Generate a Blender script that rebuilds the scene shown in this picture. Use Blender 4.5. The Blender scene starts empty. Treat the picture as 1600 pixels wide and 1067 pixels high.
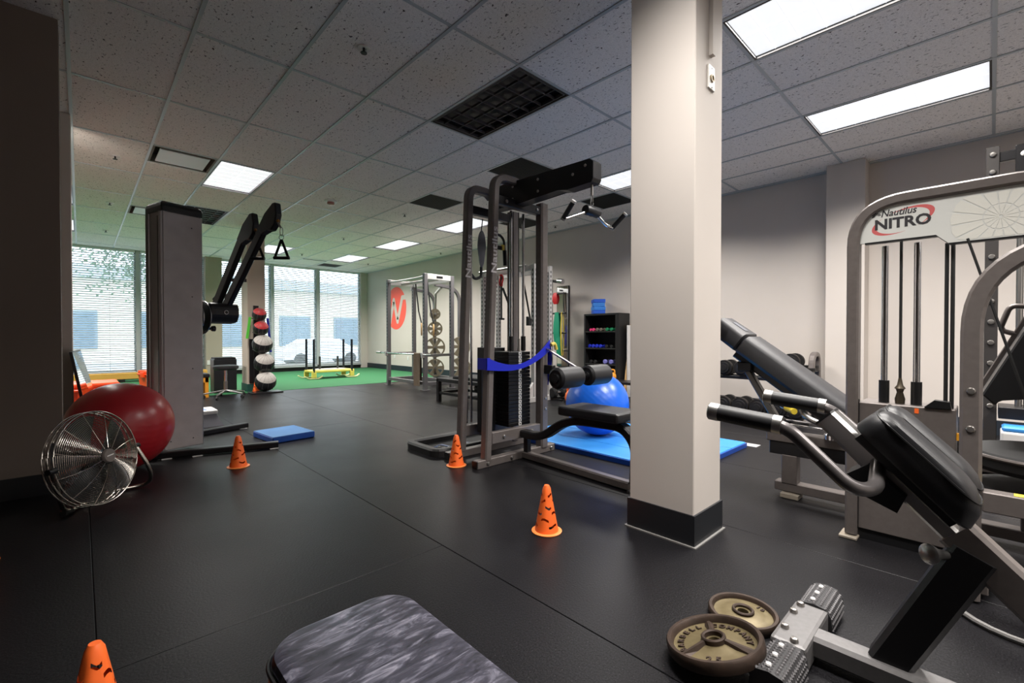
import bpy, bmesh, math, random
from math import pi, sin, cos, radians as R
from mathutils import Vector as V, Matrix as M, noise as mnoise
rnd = random.Random(7)
S = bpy.context.scene
COL = S.collection
KIDS = {}

# ------------------------------------------------------------------ camera, world, exposure
cd = bpy.data.cameras.new('camera'); CAM = bpy.data.objects.new('camera', cd); COL.objects.link(CAM)
cd.sensor_width = 36.0; cd.lens = 16.0; cd.clip_start = 0.02; cd.clip_end = 200
CAM.location = (0, 0, 1.0); CAM.rotation_euler = (pi/2 - 0.0115, 0, -0.759)
S.camera = CAM
S.view_settings.view_transform = 'Standard'; S.view_settings.look = 'None'
S.view_settings.gamma = 1; S.view_settings.use_curve_mapping = False
S.view_settings.exposure = 0.0
W = bpy.data.worlds.new('overcast_sky'); S.world = W; W.use_nodes = True
wn = W.node_tree.nodes; bg = wn['Background']
bg.inputs['Color'].default_value = (0.84, 0.92, 1.0, 1); bg.inputs['Strength'].default_value = 5.2
LAMP_W = 82.0          # watts of one ceiling fixture
LAMP_SPREAD = R(138)
HC = 3.02              # ceiling height
GX, GY, TX, TY = 0.5625, 3.661, 0.6096, 1.2192   # ceiling grid origin and cell

# ------------------------------------------------------------------ helpers
def lin(c):
    return tuple(((x/255/12.92) if x/255 <= .04045 else ((x/255+.055)/1.055)**2.4) for x in c)
MATS = {}
def mat(name, rgb, rough=.5, metal=0., spec=.5, noise=None, bump=None, emit=None, coat=0, trans=0):
    """rgb 0..255. noise=(scale, amount, rgb2[, detail]) mixes a second colour; bump=(scale, strength)."""
    if name in MATS: return MATS[name]
    m = bpy.data.materials.new(name); m.use_nodes = True; nt = m.node_tree; n = nt.nodes; L = nt.links
    b = n['Principled BSDF']
    b.inputs['Base Color'].default_value = (*lin(rgb), 1); b.inputs['Roughness'].default_value = rough
    b.inputs['Metallic'].default_value = metal; b.inputs['Specular IOR Level'].default_value = spec
    b.inputs['Coat Weight'].default_value = coat
    tc = n.new('ShaderNodeTexCoord')
    if noise:
        t = n.new('ShaderNodeTexNoise'); t.inputs['Scale'].default_value = noise[0]; t.inputs['Detail'].default_value = noise[3] if len(noise) > 3 else 4
        L.new(tc.outputs['Object'], t.inputs['Vector'])
        r = n.new('ShaderNodeValToRGB'); r.color_ramp.elements[0].position = .5-noise[1]/2; r.color_ramp.elements[1].position = .5+noise[1]/2
        r.color_ramp.elements[0].color = (*lin(noise[2]), 1); r.color_ramp.elements[1].color = (*lin(rgb), 1)
        L.new(t.outputs['Fac'], r.inputs['Fac']); L.new(r.outputs['Color'], b.inputs['Base Color'])
    if bump:
        t = n.new('ShaderNodeTexNoise'); t.inputs['Scale'].default_value = bump[0]; t.inputs['Detail'].default_value = 3
        L.new(tc.outputs['Object'], t.inputs['Vector'])
        p = n.new('ShaderNodeBump'); p.inputs['Strength'].default_value = bump[1]; p.inputs['Distance'].default_value = .002
        L.new(t.outputs['Fac'], p.inputs['Height']); L.new(p.outputs['Normal'], b.inputs['Normal'])
    if emit:
        b.inputs['Emission Color'].default_value = (*lin(emit[0]), 1); b.inputs['Emission Strength'].default_value = emit[1]
    if trans: b.inputs['Transmission Weight'].default_value = trans
    MATS[name] = m
    return m

def fillet(pts, r, n=5, closed=False):
    pts = [V(p) for p in pts]; out = []; N = len(pts)
    for i, p in enumerate(pts):
        if not closed and i in (0, N-1): out.append(p); continue
        a, b = pts[i-1], pts[(i+1) % N]; u, w = (a-p), (b-p)
        rr = min(r, u.length*.49, w.length*.49)
        if u.normalized().dot(w.normalized()) < -.999: out.append(p); continue
        p0, p1 = p+u.normalized()*rr, p+w.normalized()*rr
        for k in range(n+1):
            t = k/n; out.append(p0*(1-t)**2 + p*2*t*(1-t) + p1*t*t)
    return out
def arc(c, r, a0, a1, n, plane='xz'):
    o = []
    for k in range(n+1):
        a = R(a0+(a1-a0)*k/n); p = [c[0], c[1], c[2]]
        i, j = {'xz': (0, 2), 'yz': (1, 2), 'xy': (0, 1)}[plane]
        p[i] += r*cos(a); p[j] += r*sin(a); o.append(V(p))
    return o

class MB:
    def __init__(s): s.bm = bmesh.new(); s.smooth = False
    def box(s, lo, hi, bev=0, rot=None, seg=1):
        lo, hi = V(lo), V(hi); c = (lo+hi)/2; d = hi-lo
        r = bmesh.ops.create_cube(s.bm, size=1, matrix=M.Translation(c) @ (rot.to_4x4() if rot else M.Identity(4)) @ M.Diagonal((*[max(abs(x), 1e-5) for x in d], 1)))
        if bev: s._bev(r['verts'], bev, seg)
        return s
    def _bev(s, vs, bev, seg=1):
        es = list({e for v in vs for e in v.link_edges})
        bmesh.ops.bevel(s.bm, geom=es, offset=bev, segments=seg, affect='EDGES', profile=.6)
    def cbox(s, c, d, bev=0, rot=None, seg=1):
        c, d = V(c), V(d); return s.box(c-d/2, c+d/2, bev, rot, seg)
    def ring_sweep(s, prof, path, up=(0, 0, 1), closed=False, caps=True, scale=None):
        path = [V(p) for p in path]; N = len(path); rings = []; up = V(up)
        prevside = None
        for i, p in enumerate(path):
            if closed: t = path[(i+1) % N]-path[i-1]
            else: t = path[min(i+1, N-1)]-path[max(i-1, 0)]
            t.normalize()
            side = t.cross(up)
            if side.length < 1e-4: side = prevside if prevside is not None else t.orthogonal()
            side = (side - t*side.dot(t)).normalized()
            if prevside is not None and side.dot(prevside) < 0: side = -side
            prevside = side; u2 = side.cross(t).normalized()
            k = scale[i] if scale else 1
            rings.append([s.bm.verts.new(p+side*(x*k)+u2*(y*k)) for x, y in prof])
        K = len(prof); m = N if closed else N-1
        for i in range(m):
            a, b = rings[i], rings[(i+1) % N]
            for j in range(K):
                try: s.bm.faces.new((a[j], a[(j+1) % K], b[(j+1) % K], b[j]))
                except ValueError: pass
        if caps and not closed:
            s.bm.faces.new(rings[0][::-1]); s.bm.faces.new(rings[-1])
        return s
    def tube(s, path, r, n=10, closed=False, scale=None, caps=True):
        s.smooth = True
        return s.ring_sweep([(r*cos(2*pi*k/n), r*sin(2*pi*k/n)) for k in range(n)], path, closed=closed, scale=scale, caps=caps, up=(.13, .21, .97))
    def rect(s, path, w, h, up=(0, 0, 1), c=None, closed=False):
        c = min(w, h)*.16 if c is None else c; a, b = w/2, h/2
        return s.ring_sweep([(a, -b+c), (a, b-c), (a-c, b), (-a+c, b), (-a, b-c), (-a, -b+c), (-a+c, -b), (a-c, -b)], path, up, closed)
    def cyl(s, p, q, r, n=16, r2=None, caps=True):
        s.smooth = True
        return s.tube([p, q], r, n, scale=None if r2 is None else [1, r2/r], caps=caps)
    def lathe(s, prof, n=24, mx=None, closed=False):
        """prof: (radius, height) list, around z"""
        s.smooth = True; mx = mx or M.Identity(4); rings = []
        for r, z in prof:
            if r < 1e-6: rings.append([s.bm.verts.new(mx @ V((0, 0, z)))])
            else: rings.append([s.bm.verts.new(mx @ V((r*cos(2*pi*k/n), r*sin(2*pi*k/n), z))) for k in range(n)])
        m = len(rings) if closed else len(rings)-1
        for i in range(m):
            a, b = rings[i], rings[(i+1) % len(rings)]
            for k in range(n):
                f = [a[k % len(a)], a[(k+1) % len(a)], b[(k+1) % len(b)], b[k % len(b)]]
                f2 = []
                for v in f:
                    if v not in f2: f2.append(v)
                if len(f2) > 2:
                    try: s.bm.faces.new(f2)
                    except ValueError: pass
        return s
    def ball(s, c, r, n=24, m=14, sc=(1, 1, 1)):
        return s.lathe([(r*sin(pi*k/m), -r*cos(pi*k/m)) for k in range(m+1)], n, M.Translation(V(c)) @ M.Diagonal((*sc, 1)))
    def prism(s, poly, h, mx=None, bev=0):
        """2D polygon in xy, extruded from z=0 to h"""
        mx = mx or M.Identity(4)
        a = [s.bm.verts.new(mx @ V((x, y, 0))) for x, y in poly]; b = [s.bm.verts.new(mx @ V((x, y, h))) for x, y in poly]
        K = len(poly); s.bm.faces.new(a[::-1]); s.bm.faces.new(b)
        for j in range(K): s.bm.faces.new((a[j], a[(j+1) % K], b[(j+1) % K], b[j]))
        if bev: s._bev(a+b, bev)
        return s
    def sm(s): s.smooth = True; return s
    def quad(s, *ps):
        s.bm.faces.new([s.bm.verts.new(V(p)) for p in ps]); return s
    def grid(s, nu, nv, f):
        """f(u,v)->point, u,v in 0..1"""
        s.smooth = True
        g = [[s.bm.verts.new(V(f(i/nu, j/nv))) for j in range(nv+1)] for i in range(nu+1)]
        for i in range(nu):
            for j in range(nv): s.bm.faces.new((g[i][j], g[i+1][j], g[i+1][j+1], g[i][j+1]))
        return s
    def loft(s, rings, closed=True, caps=True):
        rr = [[s.bm.verts.new(V(p)) for p in r] for r in rings]; K = len(rr[0])
        for a, b in zip(rr, rr[1:]):
            for j in range(K if closed else K-1): s.bm.faces.new((a[j], a[(j+1) % K], b[(j+1) % K], b[j]))
        if caps: s.bm.faces.new(rr[0][::-1]); s.bm.faces.new(rr[-1])
        return s
    def mesh(s, name, smooth_angle=40):
        bmesh.ops.recalc_face_normals(s.bm, faces=s.bm.faces)
        me = bpy.data.meshes.new(name); s.bm.to_mesh(me); s.bm.free()
        if s.smooth:
            for p in me.polygons: p.use_smooth = True
            me.set_sharp_from_angle(angle=R(smooth_angle))
        return me

def world_of(o):
    m = o.matrix_basis.copy()
    while o.parent: o = o.parent; m = o.matrix_basis @ m
    return m
def part(name, mb, material, parent=None, world=True, label=None, kind=None, inst=None):
    """one mesh object; with world=True the geometry was modelled in room coordinates"""
    me = mb if isinstance(mb, bpy.types.Mesh) else mb.mesh(name)
    if parent is not None and world: me.transform(world_of(parent).inverted())
    if material is not None and not me.materials: me.materials.append(material)
    o = bpy.data.objects.new(name, me); COL.objects.link(o)
    if parent is not None: o.parent = parent; KIDS.setdefault(parent.name, []).append(o)
    if label: o['label'] = label
    if kind: o['kind'] = kind
    return o
def thing(name, label, cat, loc=(0, 0, 0), rz=0, group=None):
    o = bpy.data.objects.new(name, None); COL.objects.link(o); o.empty_display_size = .1
    o.location = loc; o.rotation_euler = (0, 0, rz)
    return tag(o, label, cat, group)
def tag(o, label, cat, group=None):
    o['label'] = label; o['category'] = cat
    if group: o['group'] = group
    return o
def struct(name, mb, material, parent=None):
    o = part(name, mb, material, parent)
    if parent is None: o['kind'] = 'structure'
    return o
def dup(root, loc, rz=0, label=None, group=None):
    r = root.copy(); COL.objects.link(r); r.location = loc; r.rotation_euler = (0, 0, rz)
    if label: r['label'] = label
    if group: r['group'] = group
    for ch in KIDS.get(root.name, []):
        c = ch.copy(); COL.objects.link(c); c.parent = r; KIDS.setdefault(r.name, []).append(c)
        for g in KIDS.get(ch.name, []):
            e = g.copy(); COL.objects.link(e); e.parent = c; KIDS.setdefault(c.name, []).append(e)
    return r
def single(name, mb, material, label, cat, loc=(0, 0, 0), group=None):
    """a thing that is one mesh, modelled around its own origin"""
    o = part(name, mb, material, None, False); o.location = loc
    return tag(o, label, cat, group)
def text_mesh(body, size, depth=.002, shear=0, bold=0):
    cu = bpy.data.curves.new('lettering', 'FONT'); cu.body = body; cu.size = size; cu.extrude = depth/2; cu.align_x = 'CENTER'; cu.align_y = 'CENTER'; cu.shear = shear; cu.offset = bold; cu.resolution_u = 3
    o = bpy.data.objects.new('lettering', cu); COL.objects.link(o)
    me = bpy.data.meshes.new_from_object(o); bpy.data.objects.remove(o); bpy.data.curves.remove(cu)
    return me
def basis(o, ex, ey):
    ex, ey = V(ex).normalized(), V(ey).normalized(); ez = ex.cross(ey)
    return M(((ex.x, ey.x, ez.x, o[0]), (ex.y, ey.y, ez.y, o[1]), (ex.z, ey.z, ez.z, o[2]), (0, 0, 0, 1)))
def inst(name, me, parent, loc, rot=None):
    o = bpy.data.objects.new(name, me); COL.objects.link(o); o.parent = parent; o.location = loc
    if rot: o.rotation_euler = rot
    KIDS.setdefault(parent.name, []).append(o)
    return o
def mesh_of(name, mb, material):
    me = mb.mesh(name); me.materials.append(material); return me
def bolts(name, pts, axis, r, h, material, parent):
    for p in pts:
        p = V(p); ax = V(axis).normalized()
        q = M.Translation(p) @ ax.to_track_quat('Z', 'Y').to_matrix().to_4x4()
        part(name, MB().lathe([(r, 0), (r, h*.4), (r*.75, h*.85), (0, h)], 10, q), material, parent)

# ------------------------------------------------------------------ room materials
m_wall = mat('wall_paint', (200, 192, 185), .75, noise=(3, .6, (196, 188, 181)))
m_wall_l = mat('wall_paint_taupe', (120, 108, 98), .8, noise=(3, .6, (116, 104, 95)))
m_base = mat('rubber_base', (28, 30, 34), .45)
m_tbar = mat('tbar_white', (176, 182, 184), .35)
m_black = mat('black_void', (8, 8, 8), .8)
m_frame = mat('window_frame', (180, 186, 190), .4, .1)
m_sill = mat('sill_silver', (196, 202, 208), .35, .4)
m_slat = mat('blind_slat', (226, 234, 240), .45)
def tile_mat():
    m = bpy.data.materials.new('ceiling_tile'); m.use_nodes = True; nt = m.node_tree; n = nt.nodes; L = nt.links
    b = n['Principled BSDF']; b.inputs['Roughness'].default_value = .95; b.inputs['Specular IOR Level'].default_value = .1
    g = n.new('ShaderNodeNewGeometry'); mp = n.new('ShaderNodeMapping'); mp.inputs['Scale'].default_value = (1.0, .55, 1)
    L.new(g.outputs['Position'], mp.inputs['Vector'])
    t = n.new('ShaderNodeTexNoise'); t.inputs['Scale'].default_value = 75; t.inputs['Detail'].default_value = 2; t.inputs['Distortion'].default_value = .6
    L.new(mp.outputs['Vector'], t.inputs['Vector'])
    r = n.new('ShaderNodeValToRGB'); r.color_ramp.elements[0].position = .29; r.color_ramp.elements[1].position = .37
    r.color_ramp.elements[0].color = (*lin((70, 62, 58)), 1); r.color_ramp.elements[1].color = (*lin((246, 242, 238)), 1)
    L.new(t.outputs['Fac'], r.inputs['Fac'])
    t2 = n.new('ShaderNodeTexNoise'); t2.inputs['Scale'].default_value = 190; t2.inputs['Detail'].default_value = 2
    L.new(g.outputs['Position'], t2.inputs['Vector'])
    r2 = n.new('ShaderNodeValToRGB'); r2.color_ramp.elements[0].position = .33; r2.color_ramp.elements[1].position = .6
    r2.color_ramp.elements[0].color = (.80, .79, .78, 1); r2.color_ramp.elements[1].color = (1, 1, 1, 1)
    L.new(t2.outputs['Fac'], r2.inputs['Fac'])
    mx = n.new('ShaderNodeMix'); mx.data_type = 'RGBA'; mx.blend_type = 'MULTIPLY'; mx.inputs['Factor'].default_value = 1
    L.new(r.outputs['Color'], mx.inputs[6]); L.new(r2.outputs['Color'], mx.inputs[7]); L.new(mx.outputs[2], b.inputs['Base Color'])
    return m
m_tile = tile_mat()
def floor_mat():
    m = bpy.data.materials.new('rubber_floor'); m.use_nodes = True; nt = m.node_tree; n = nt.nodes; L = nt.links
    b = n['Principled BSDF']; b.inputs['Specular IOR Level'].default_value = .5; b.inputs['IOR'].default_value = 1.27
    g = n.new('ShaderNodeNewGeometry')
    t = n.new('ShaderNodeTexNoise'); t.inputs['Scale'].default_value = 210; t.inputs['Detail'].default_value = 2
    L.new(g.outputs['Position'], t.inputs['Vector'])
    r = n.new('ShaderNodeValToRGB'); e = r.color_ramp.elements
    e[0].position = .36; e[0].color = (*lin((9, 9, 10)), 1); e[1].position = .62; e[1].color = (*lin((31, 30, 33)), 1)
    x = e.new(.735); x.color = (*lin((37, 36, 39)), 1); x = e.new(.76); x.color = (*lin((96, 94, 97)), 1)
    L.new(t.outputs['Fac'], r.inputs['Fac'])
    t2 = n.new('ShaderNodeTexNoise'); t2.inputs['Scale'].default_value = 1.7; t2.inputs['Detail'].default_value = 5
    L.new(g.outputs['Position'], t2.inputs['Vector'])
    r2 = n.new('ShaderNodeMapRange'); r2.inputs[1].default_value = .3; r2.inputs[2].default_value = .7; r2.inputs[3].default_value = .37; r2.inputs[4].default_value = .43
    L.new(t2.outputs['Fac'], r2.inputs[0]); L.new(r2.outputs[0], b.inputs['Roughness']); L.new(r.outputs['Color'], b.inputs['Base Color'])
    t3 = n.new('ShaderNodeTexNoise'); t3.inputs['Scale'].default_value = 110; t3.inputs['Detail'].default_value = 2; L.new(g.outputs['Position'], t3.inputs['Vector'])
    p = n.new('ShaderNodeBump'); p.inputs['Strength'].default_value = .34; p.inputs['Distance'].default_value = .002
    L.new(t3.outputs['Fac'], p.inputs['Height']); L.new(p.outputs['Normal'], b.inputs['Normal'])
    return m
m_floor = floor_mat()
def glass_mat():
    m = bpy.data.materials.new('window_glass'); m.use_nodes = True; nt = m.node_tree; n = nt.nodes; L = nt.links
    for x in list(n):
        if x.type != 'OUTPUT_MATERIAL': n.remove(x)
    o = n['Material Output']; t = n.new('ShaderNodeBsdfTransparent'); t.inputs['Color'].default_value = (.97, .98, .99, 1)
    g = n.new('ShaderNodeBsdfGlossy'); g.inputs['Roughness'].default_value = .02; f = n.new('ShaderNodeFresnel'); f.inputs['IOR'].default_value = 1.45
    x = n.new('ShaderNodeMixShader'); L.new(f.outputs[0], x.inputs['Fac']); L.new(t.outputs[0], x.inputs[1]); L.new(g.outputs[0], x.inputs[2]); L.new(x.outputs[0], o.inputs['Surface'])
    return m
m_glass = glass_mat()
m_turf = mat('green_turf', (44, 116, 70), .9, noise=(160, .5, (30, 92, 52)), bump=(300, .5))
m_lens = mat('lit_lens', (245, 246, 248), .5, emit=((245, 247, 250), .86))
m_lens_off = mat('unlit_lens', (22, 21, 24), .4)
m_trim = mat('fixture_trim', (34, 32, 34), .35)
m_louver = mat('fixture_louver', (92, 90, 94), .3, .4)
m_white = mat('white_enamel', (216, 218, 214), .4)
m_grille = mat('return_grille', (38, 38, 36), .7)

# ------------------------------------------------------------------ room shell
XR, YW, XL, YB = 6.72, 13.9, -3.4, -3.4
fl = struct('floor', MB().box((XL-.2, YB-.2, -.14), (XR+.2, YW+.2, -.006)), mat('subfloor', (20, 20, 21), .8))
xs = [XL] + [.03+1.22*k for k in range(-2, 6)] + [XR]
cuts = {3: [1.8, 7.9], 4: [-1.2, 5.15], 2: [.6, 6.6], 5: [3.9], 6: [-.4, 6.2], 1: [3.0], 0: [1.0], 7: [2.2], 8: [4.5]}
for i in range(len(xs)-1):
    ys = [YB] + cuts.get(i, [2.0]) + [9.0]
    for j in range(len(ys)-1):
        part('rubber_mat', MB().box((xs[i]+.0017, ys[j]+.0017, -.006), (xs[i+1]-.0017, ys[j+1]-.0017, 0), .0015), m_floor, fl)
tf = tag(part('turf_strip', MB().box((XL+.01, 9.0, -.006), (XR-.02, 13.70, .004)), m_turf), 'green artificial turf strip along the windows', 'turf'); tf['kind'] = 'stuff'

ce = struct('ceiling', MB().box((XL-.2, YB-.2, HC+.17), (XR+.2, YW+.2, HC+.3)), m_black)
A0, A1, B0, B1 = -7, 11, -6, 9
full = {(1, 2): 'on', (-2, 2): 'on', (-2, 4): 'on', (-2, 6): 'on', (1, 4): 'blue', (7, 2): 'on', (7, 4): 'on', (7, 6): 'on', (4, 6): 'on',
        (7, -1): 'on', (7, -3): 'on', (4, -3): 'on', (1, -3): 'on', (7, -5): 'on', (4, -5): 'on', (1, -5): 'on', (3, -1): 'off'}  # the lit row behind the camera is added, unseen, for fill light
half = {(0, 2): 'vent', (5, 1.5): 'dark', (5, 0): 'dark', (8, 0): 'dark', (8, 1.5): 'dark', (0, 4.5): 'vent'}
tiles = {}
def tile_at(x0, x1, y0, y1):
    x0, x1, y0, y1 = max(x0, XL), min(x1, XR), max(y0, YB), min(y1, YW)
    if x1-x0 < .05 or y1-y0 < .05: return
    k = (round(x1-x0, 3), round(y1-y0, 3))
    if k not in tiles: tiles[k] = mesh_of('ceiling_tile', MB().cbox((0, 0, .012), (k[0]-.006, k[1]-.006, .018), .0), m_tile)
    inst('ceiling_tile', tiles[k], ce, ((x0+x1)/2, (y0+y1)/2, HC))
for a in range(A0, A1):
    for b in range(B0, B1):
        x0, y0 = GX+a*TX, GY+b*TY
        if (a, b) in full: continue
        h = [k for k in half if k[0] == a and b <= k[1] < b+1]
        if h:
            if h[0][1] == b: tile_at(x0, x0+TX, y0+TY/2, y0+TY)
            else: tile_at(x0, x0+TX, y0, y0+TY/2)
            continue
        tile_at(x0, x0+TX, y0, y0+TY)
for a in range(A0, A1+1):
    x = GX+a*TX
    if XL < x < XR: part('ceiling_runner', MB().box((x-.012, YB, HC-.003), (x+.012, YW, HC+.004)), m_tbar, ce)
cross = mesh_of('ceiling_cross_bar', MB().box((0, -.012, -.0015), (TX-.026, .012, .004)), m_tbar)
for a in range(A0, A1):
    for b in range(B0, B1+1):
        x, y = GX+a*TX, GY+b*TY
        if x > XL-.05 and x+TX < XR+.05 and YB < y < YW: inst('ceiling_cross_bar', cross, ce, (x+.013, y, HC))
for (a, b) in half:
    bb = b if b % 1 else b+.5
    inst('ceiling_cross_bar', cross, ce, (GX+a*TX+.013, GY+bb*TY, HC))

def fix(a, b, h, k):
    return GX+a*TX, GX+(a+1)*TX, GY+b*TY, GY+(b+h)*TY
def rim(x0, x1, y0, y1, w, z0, z1):
    m = MB()
    for p, q in (((x0, y0), (x0+w, y1)), ((x1-w, y0), (x1, y1)), ((x0+w, y0), (x1-w, y0+w)), ((x0+w, y1-w), (x1-w, y1))): m.box((*p, z0), (*q, z1))
    return m
LIGHT_LABEL = {
 (1, 2): 'lit ceiling light panel above the cable column with arms', (7, 2): 'lit ceiling light panel half hidden by the black pulldown tower arches',
 (7, 4): 'lit ceiling light panel near the wall sign, middle of its row of three', (7, 6): 'lit ceiling light panel closest to the windows in the row by the wall sign',
 (4, 6): 'lit ceiling light panel beside the far pillar, behind the triangular cable handle', (7, -3): 'lit ceiling light panel with faint lens grid near the right wall',
 (4, -3): 'largest lit ceiling light panel just right of the pillar top', (7, -1): 'lit ceiling light panel peeking out left of the pillar behind the lat bar',
 (-2, 2): 'sliver of lit ceiling light panel beside the left wall edge, nearest of three', (-2, 4): 'sliver of lit ceiling light panel beside the left wall edge, middle of three',
 (-2, 6): 'sliver of lit ceiling light panel beside the left wall edge, nearest the window', (1, -3): 'lit ceiling light panel out of view above the front bench',
 (7, -5): 'added fill light panel, out of view behind the right machine', (4, -5): 'added fill light panel, out of view behind the back extension bench', (1, -5): 'added fill light panel, out of view at the rear of the room',
 (1, 4): 'louvered ceiling light fixture with a painted bluish window reflection behind the cable column top', (3, -1): 'dark unlit ceiling light fixture with a square louver grid'}
for (a, b), k in full.items():
    x0, x1, y0, y1 = fix(a, b, 1, k); cx, cy = (x0+x1)/2, (y0+y1)/2
    t = thing('ceiling_light', LIGHT_LABEL[(a, b)], 'light fixture', (cx, cy, HC), group='troffer lights in the ceiling grid')
    e = .014
    part('housing', rim(x0+e, x1-e, y0+e, y1-e, .012, HC-.004, HC+.07), m_trim, t)
    part('fixture_back', MB().box((x0+e, y0+e, HC+.07), (x1-e, y1-e, HC+.075)), m_trim, t)
    i = e+.012
    if k == 'on':
        part('diffuser', MB().box((x0+i, y0+i, HC+.018), (x1-i, y1-i, HC+.024)), m_lens, t)
        lv = MB()
        for q in range(1, 8): y = y0+(y1-y0)*q/8; lv.box((x0+i, y-.002, HC+.014), (x1-i, y+.002, HC+.0175))
        lv.box((cx-.002, y0+i, HC+.014), (cx+.002, y1-i, HC+.0175))
        part('lens_rib', lv, mat('lens_rib', (225, 227, 230), .5, emit=((245, 247, 250), .70)), t)
        ld = bpy.data.lights.new('fixture_lamp', 'AREA'); ld.shape = 'RECTANGLE'; ld.size = x1-x0-.06; ld.size_y = y1-y0-.06
        ld.energy = LAMP_W*(.58 if (a, b) == (1, -3) else 1); ld.spread = LAMP_SPREAD if (a, b) != (1, -3) else R(108); ld.color = (1.0, .955, .905)
        lo = bpy.data.objects.new('fixture_lamp', ld); COL.objects.link(lo); lo.parent = t; lo.location = (0, 0, .010)
    else:
        part('diffuser', MB().box((x0+i, y0+i, HC+.05), (x1-i, y1-i, HC+.055)), m_lens_off if k == 'off' else mat('lens_window_reflection', (176, 190, 206), .4), t)  # bluish lens colour has the window's reflection painted in
        part('inner_trim', rim(x0+i+.012, x1-i-.012, y0+i+.012, y1-i-.012, .006, HC, HC+.03), m_louver, t)
        for q in range(1, 8): y = y0+(y1-y0)*q/8; part('louver_blade', MB().box((x0+i+.018, y-.0018, HC+.004), (x1-i-.018, y+.0018, HC+.03)), m_louver, t)
        for q in range(1, 4): x = x0+(x1-x0)*q/4; part('louver_blade', MB().box((x-.0018, y0+i+.018, HC+.006), (x+.0018, y1-i-.018, HC+.028)), m_louver, t)
VENT_LABEL = {(0, 2): 'white supply vent with a dropped plate beside the lit panel', (5, 1.5): 'dark grey square return grille left of the pulldown tower top',
 (5, 0): 'large dark grey square return grille directly behind the pulldown arm', (8, 0): 'dark return grille behind the hanging lat bar', (8, 1.5): 'dark return grille seen between the pulldown tower posts',
 (0, 4.5): 'small white supply vent just left of the cable column top'}
for (a, b), k in half.items():
    x0, x1, y0, y1 = fix(a, b, .5, k); cx, cy = (x0+x1)/2, (y0+y1)/2
    t = thing('ceiling_vent', VENT_LABEL[(a, b)], 'vent', (cx, cy, HC), group='air vents in the ceiling grid')
    if k == 'dark':
        part('frame', rim(x0+.013, x1-.013, y0+.013, y1-.013, .014, HC-.003, HC+.01), m_grille, t)
        part('back_plate', MB().box((x0+.02, y0+.02, HC+.012), (x1-.02, y1-.02, HC+.016)), m_black, t)
        g = MB()
        for q in range(1, 24): x = x0+(x1-x0)*q/24; g.box((x-.006, y0+.027, HC), (x+.006, y1-.027, HC+.006))
        part('grille', g, m_grille, t, kind='stuff')
    else:
        part('frame', rim(x0+.013, x1-.013, y0+.013, y1-.013, .02, HC-.003, HC+.09), mat('vent_taupe', (120, 110, 98), .7), t)  # frame in plain taupe around the white drop plate
        part('back_plate', MB().box((x0+.03, y0+.03, HC+.085), (x1-.03, y1-.03, HC+.09)), m_black, t)
        part('drop_plate', MB().box((x0+.075, y0+.075, HC-.006), (x1-.075, y1-.075, HC+.006), .003), m_white, t)
# sprinklers, smoke detector
sp = None
SPR = [(1.46, 3.05), (.3, 6.79), (.34, 9.21), (3.92, 6.72), (3.95, 9.2), (3.97, 11.69), (6.33, 5.52), (6.35, 9.2), (.37, 11.66), (5.83, 11.97)]
SPL = ['black sprinkler head in white ring nearest the front of the ceiling', 'sprinkler head in the lit tile beside the white vent', 'sprinkler head in the tile between left wall and cable column', 'sprinkler head beside the left dark return grille',
 'sprinkler head in the middle tile toward the windows', 'sprinkler head close to the window blinds, left of the last light row', 'sprinkler head beneath the hanging lat bar by the wall', 'sprinkler head above the power rack by the right wall', 'sprinkler head just above the left window', 'sprinkler head near the far ceiling corner']
for i, (x, y) in enumerate(SPR):
    if sp is None:
        sp = thing('fire_sprinkler', SPL[0], 'sprinkler', (x, y, HC), group='ceiling sprinklers')
        part('escutcheon', MB().lathe([(.018, -.004), (.045, -.006), (.045, .009), (.018, .009)], 20, closed=True), mat('sprinkler_ring', (215, 212, 208), .4), sp, False)
        part('head', MB().lathe([(0, -.035), (.022, -.035), (.022, -.030), (.008, -.028), (.008, .004), (0, .004)], 14), mat('sprinkler_black', (14, 14, 15), .5), sp, False)
    else: dup(sp, (x, y, HC), label=SPL[i])
sd = thing('smoke_detector', 'white smoke detector with red lettering on the ceiling', 'smoke detector', (2.73, 6.81, HC))
part('base', MB().lathe([(0, .009), (.09, .009), (.09, -.012), (.05, -.02), (0, -.02)], 24), m_white, sd, False)
part('strobe', MB().lathe([(.05, -.02), (.05, -.05), (.03, -.06), (0, -.06)], 16), mat('strobe_red_text', (178, 120, 112), .3), sd, False)
bl = thing('linear_diffuser', 'thin dark slot diffuser in the ceiling near the windows', 'vent', (4.55, 12.37, HC))
part('slot', MB().box((-.29, -.02, -.004), (.29, .02, .006)), m_black, bl, False); part('slot_end', MB().box((-.32, -.03, -.006), (-.29, .03, .006)), m_black, bl, False)
gv = thing('ceiling_vent', 'louvered grille beside the last light panel near the far corner', 'vent', (5.18, 13.0, HC), group='air vents in the ceiling grid')
part('frame', rim(-.3, .3, -.3, .3, .02, -.004, .006), m_white, gv, False)
for q in range(9): part('louver_blade', MB().box((-.28, -.26+q*.06, -.004), (.28, -.235+q*.06, .004)), m_grille, gv, False)

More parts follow.
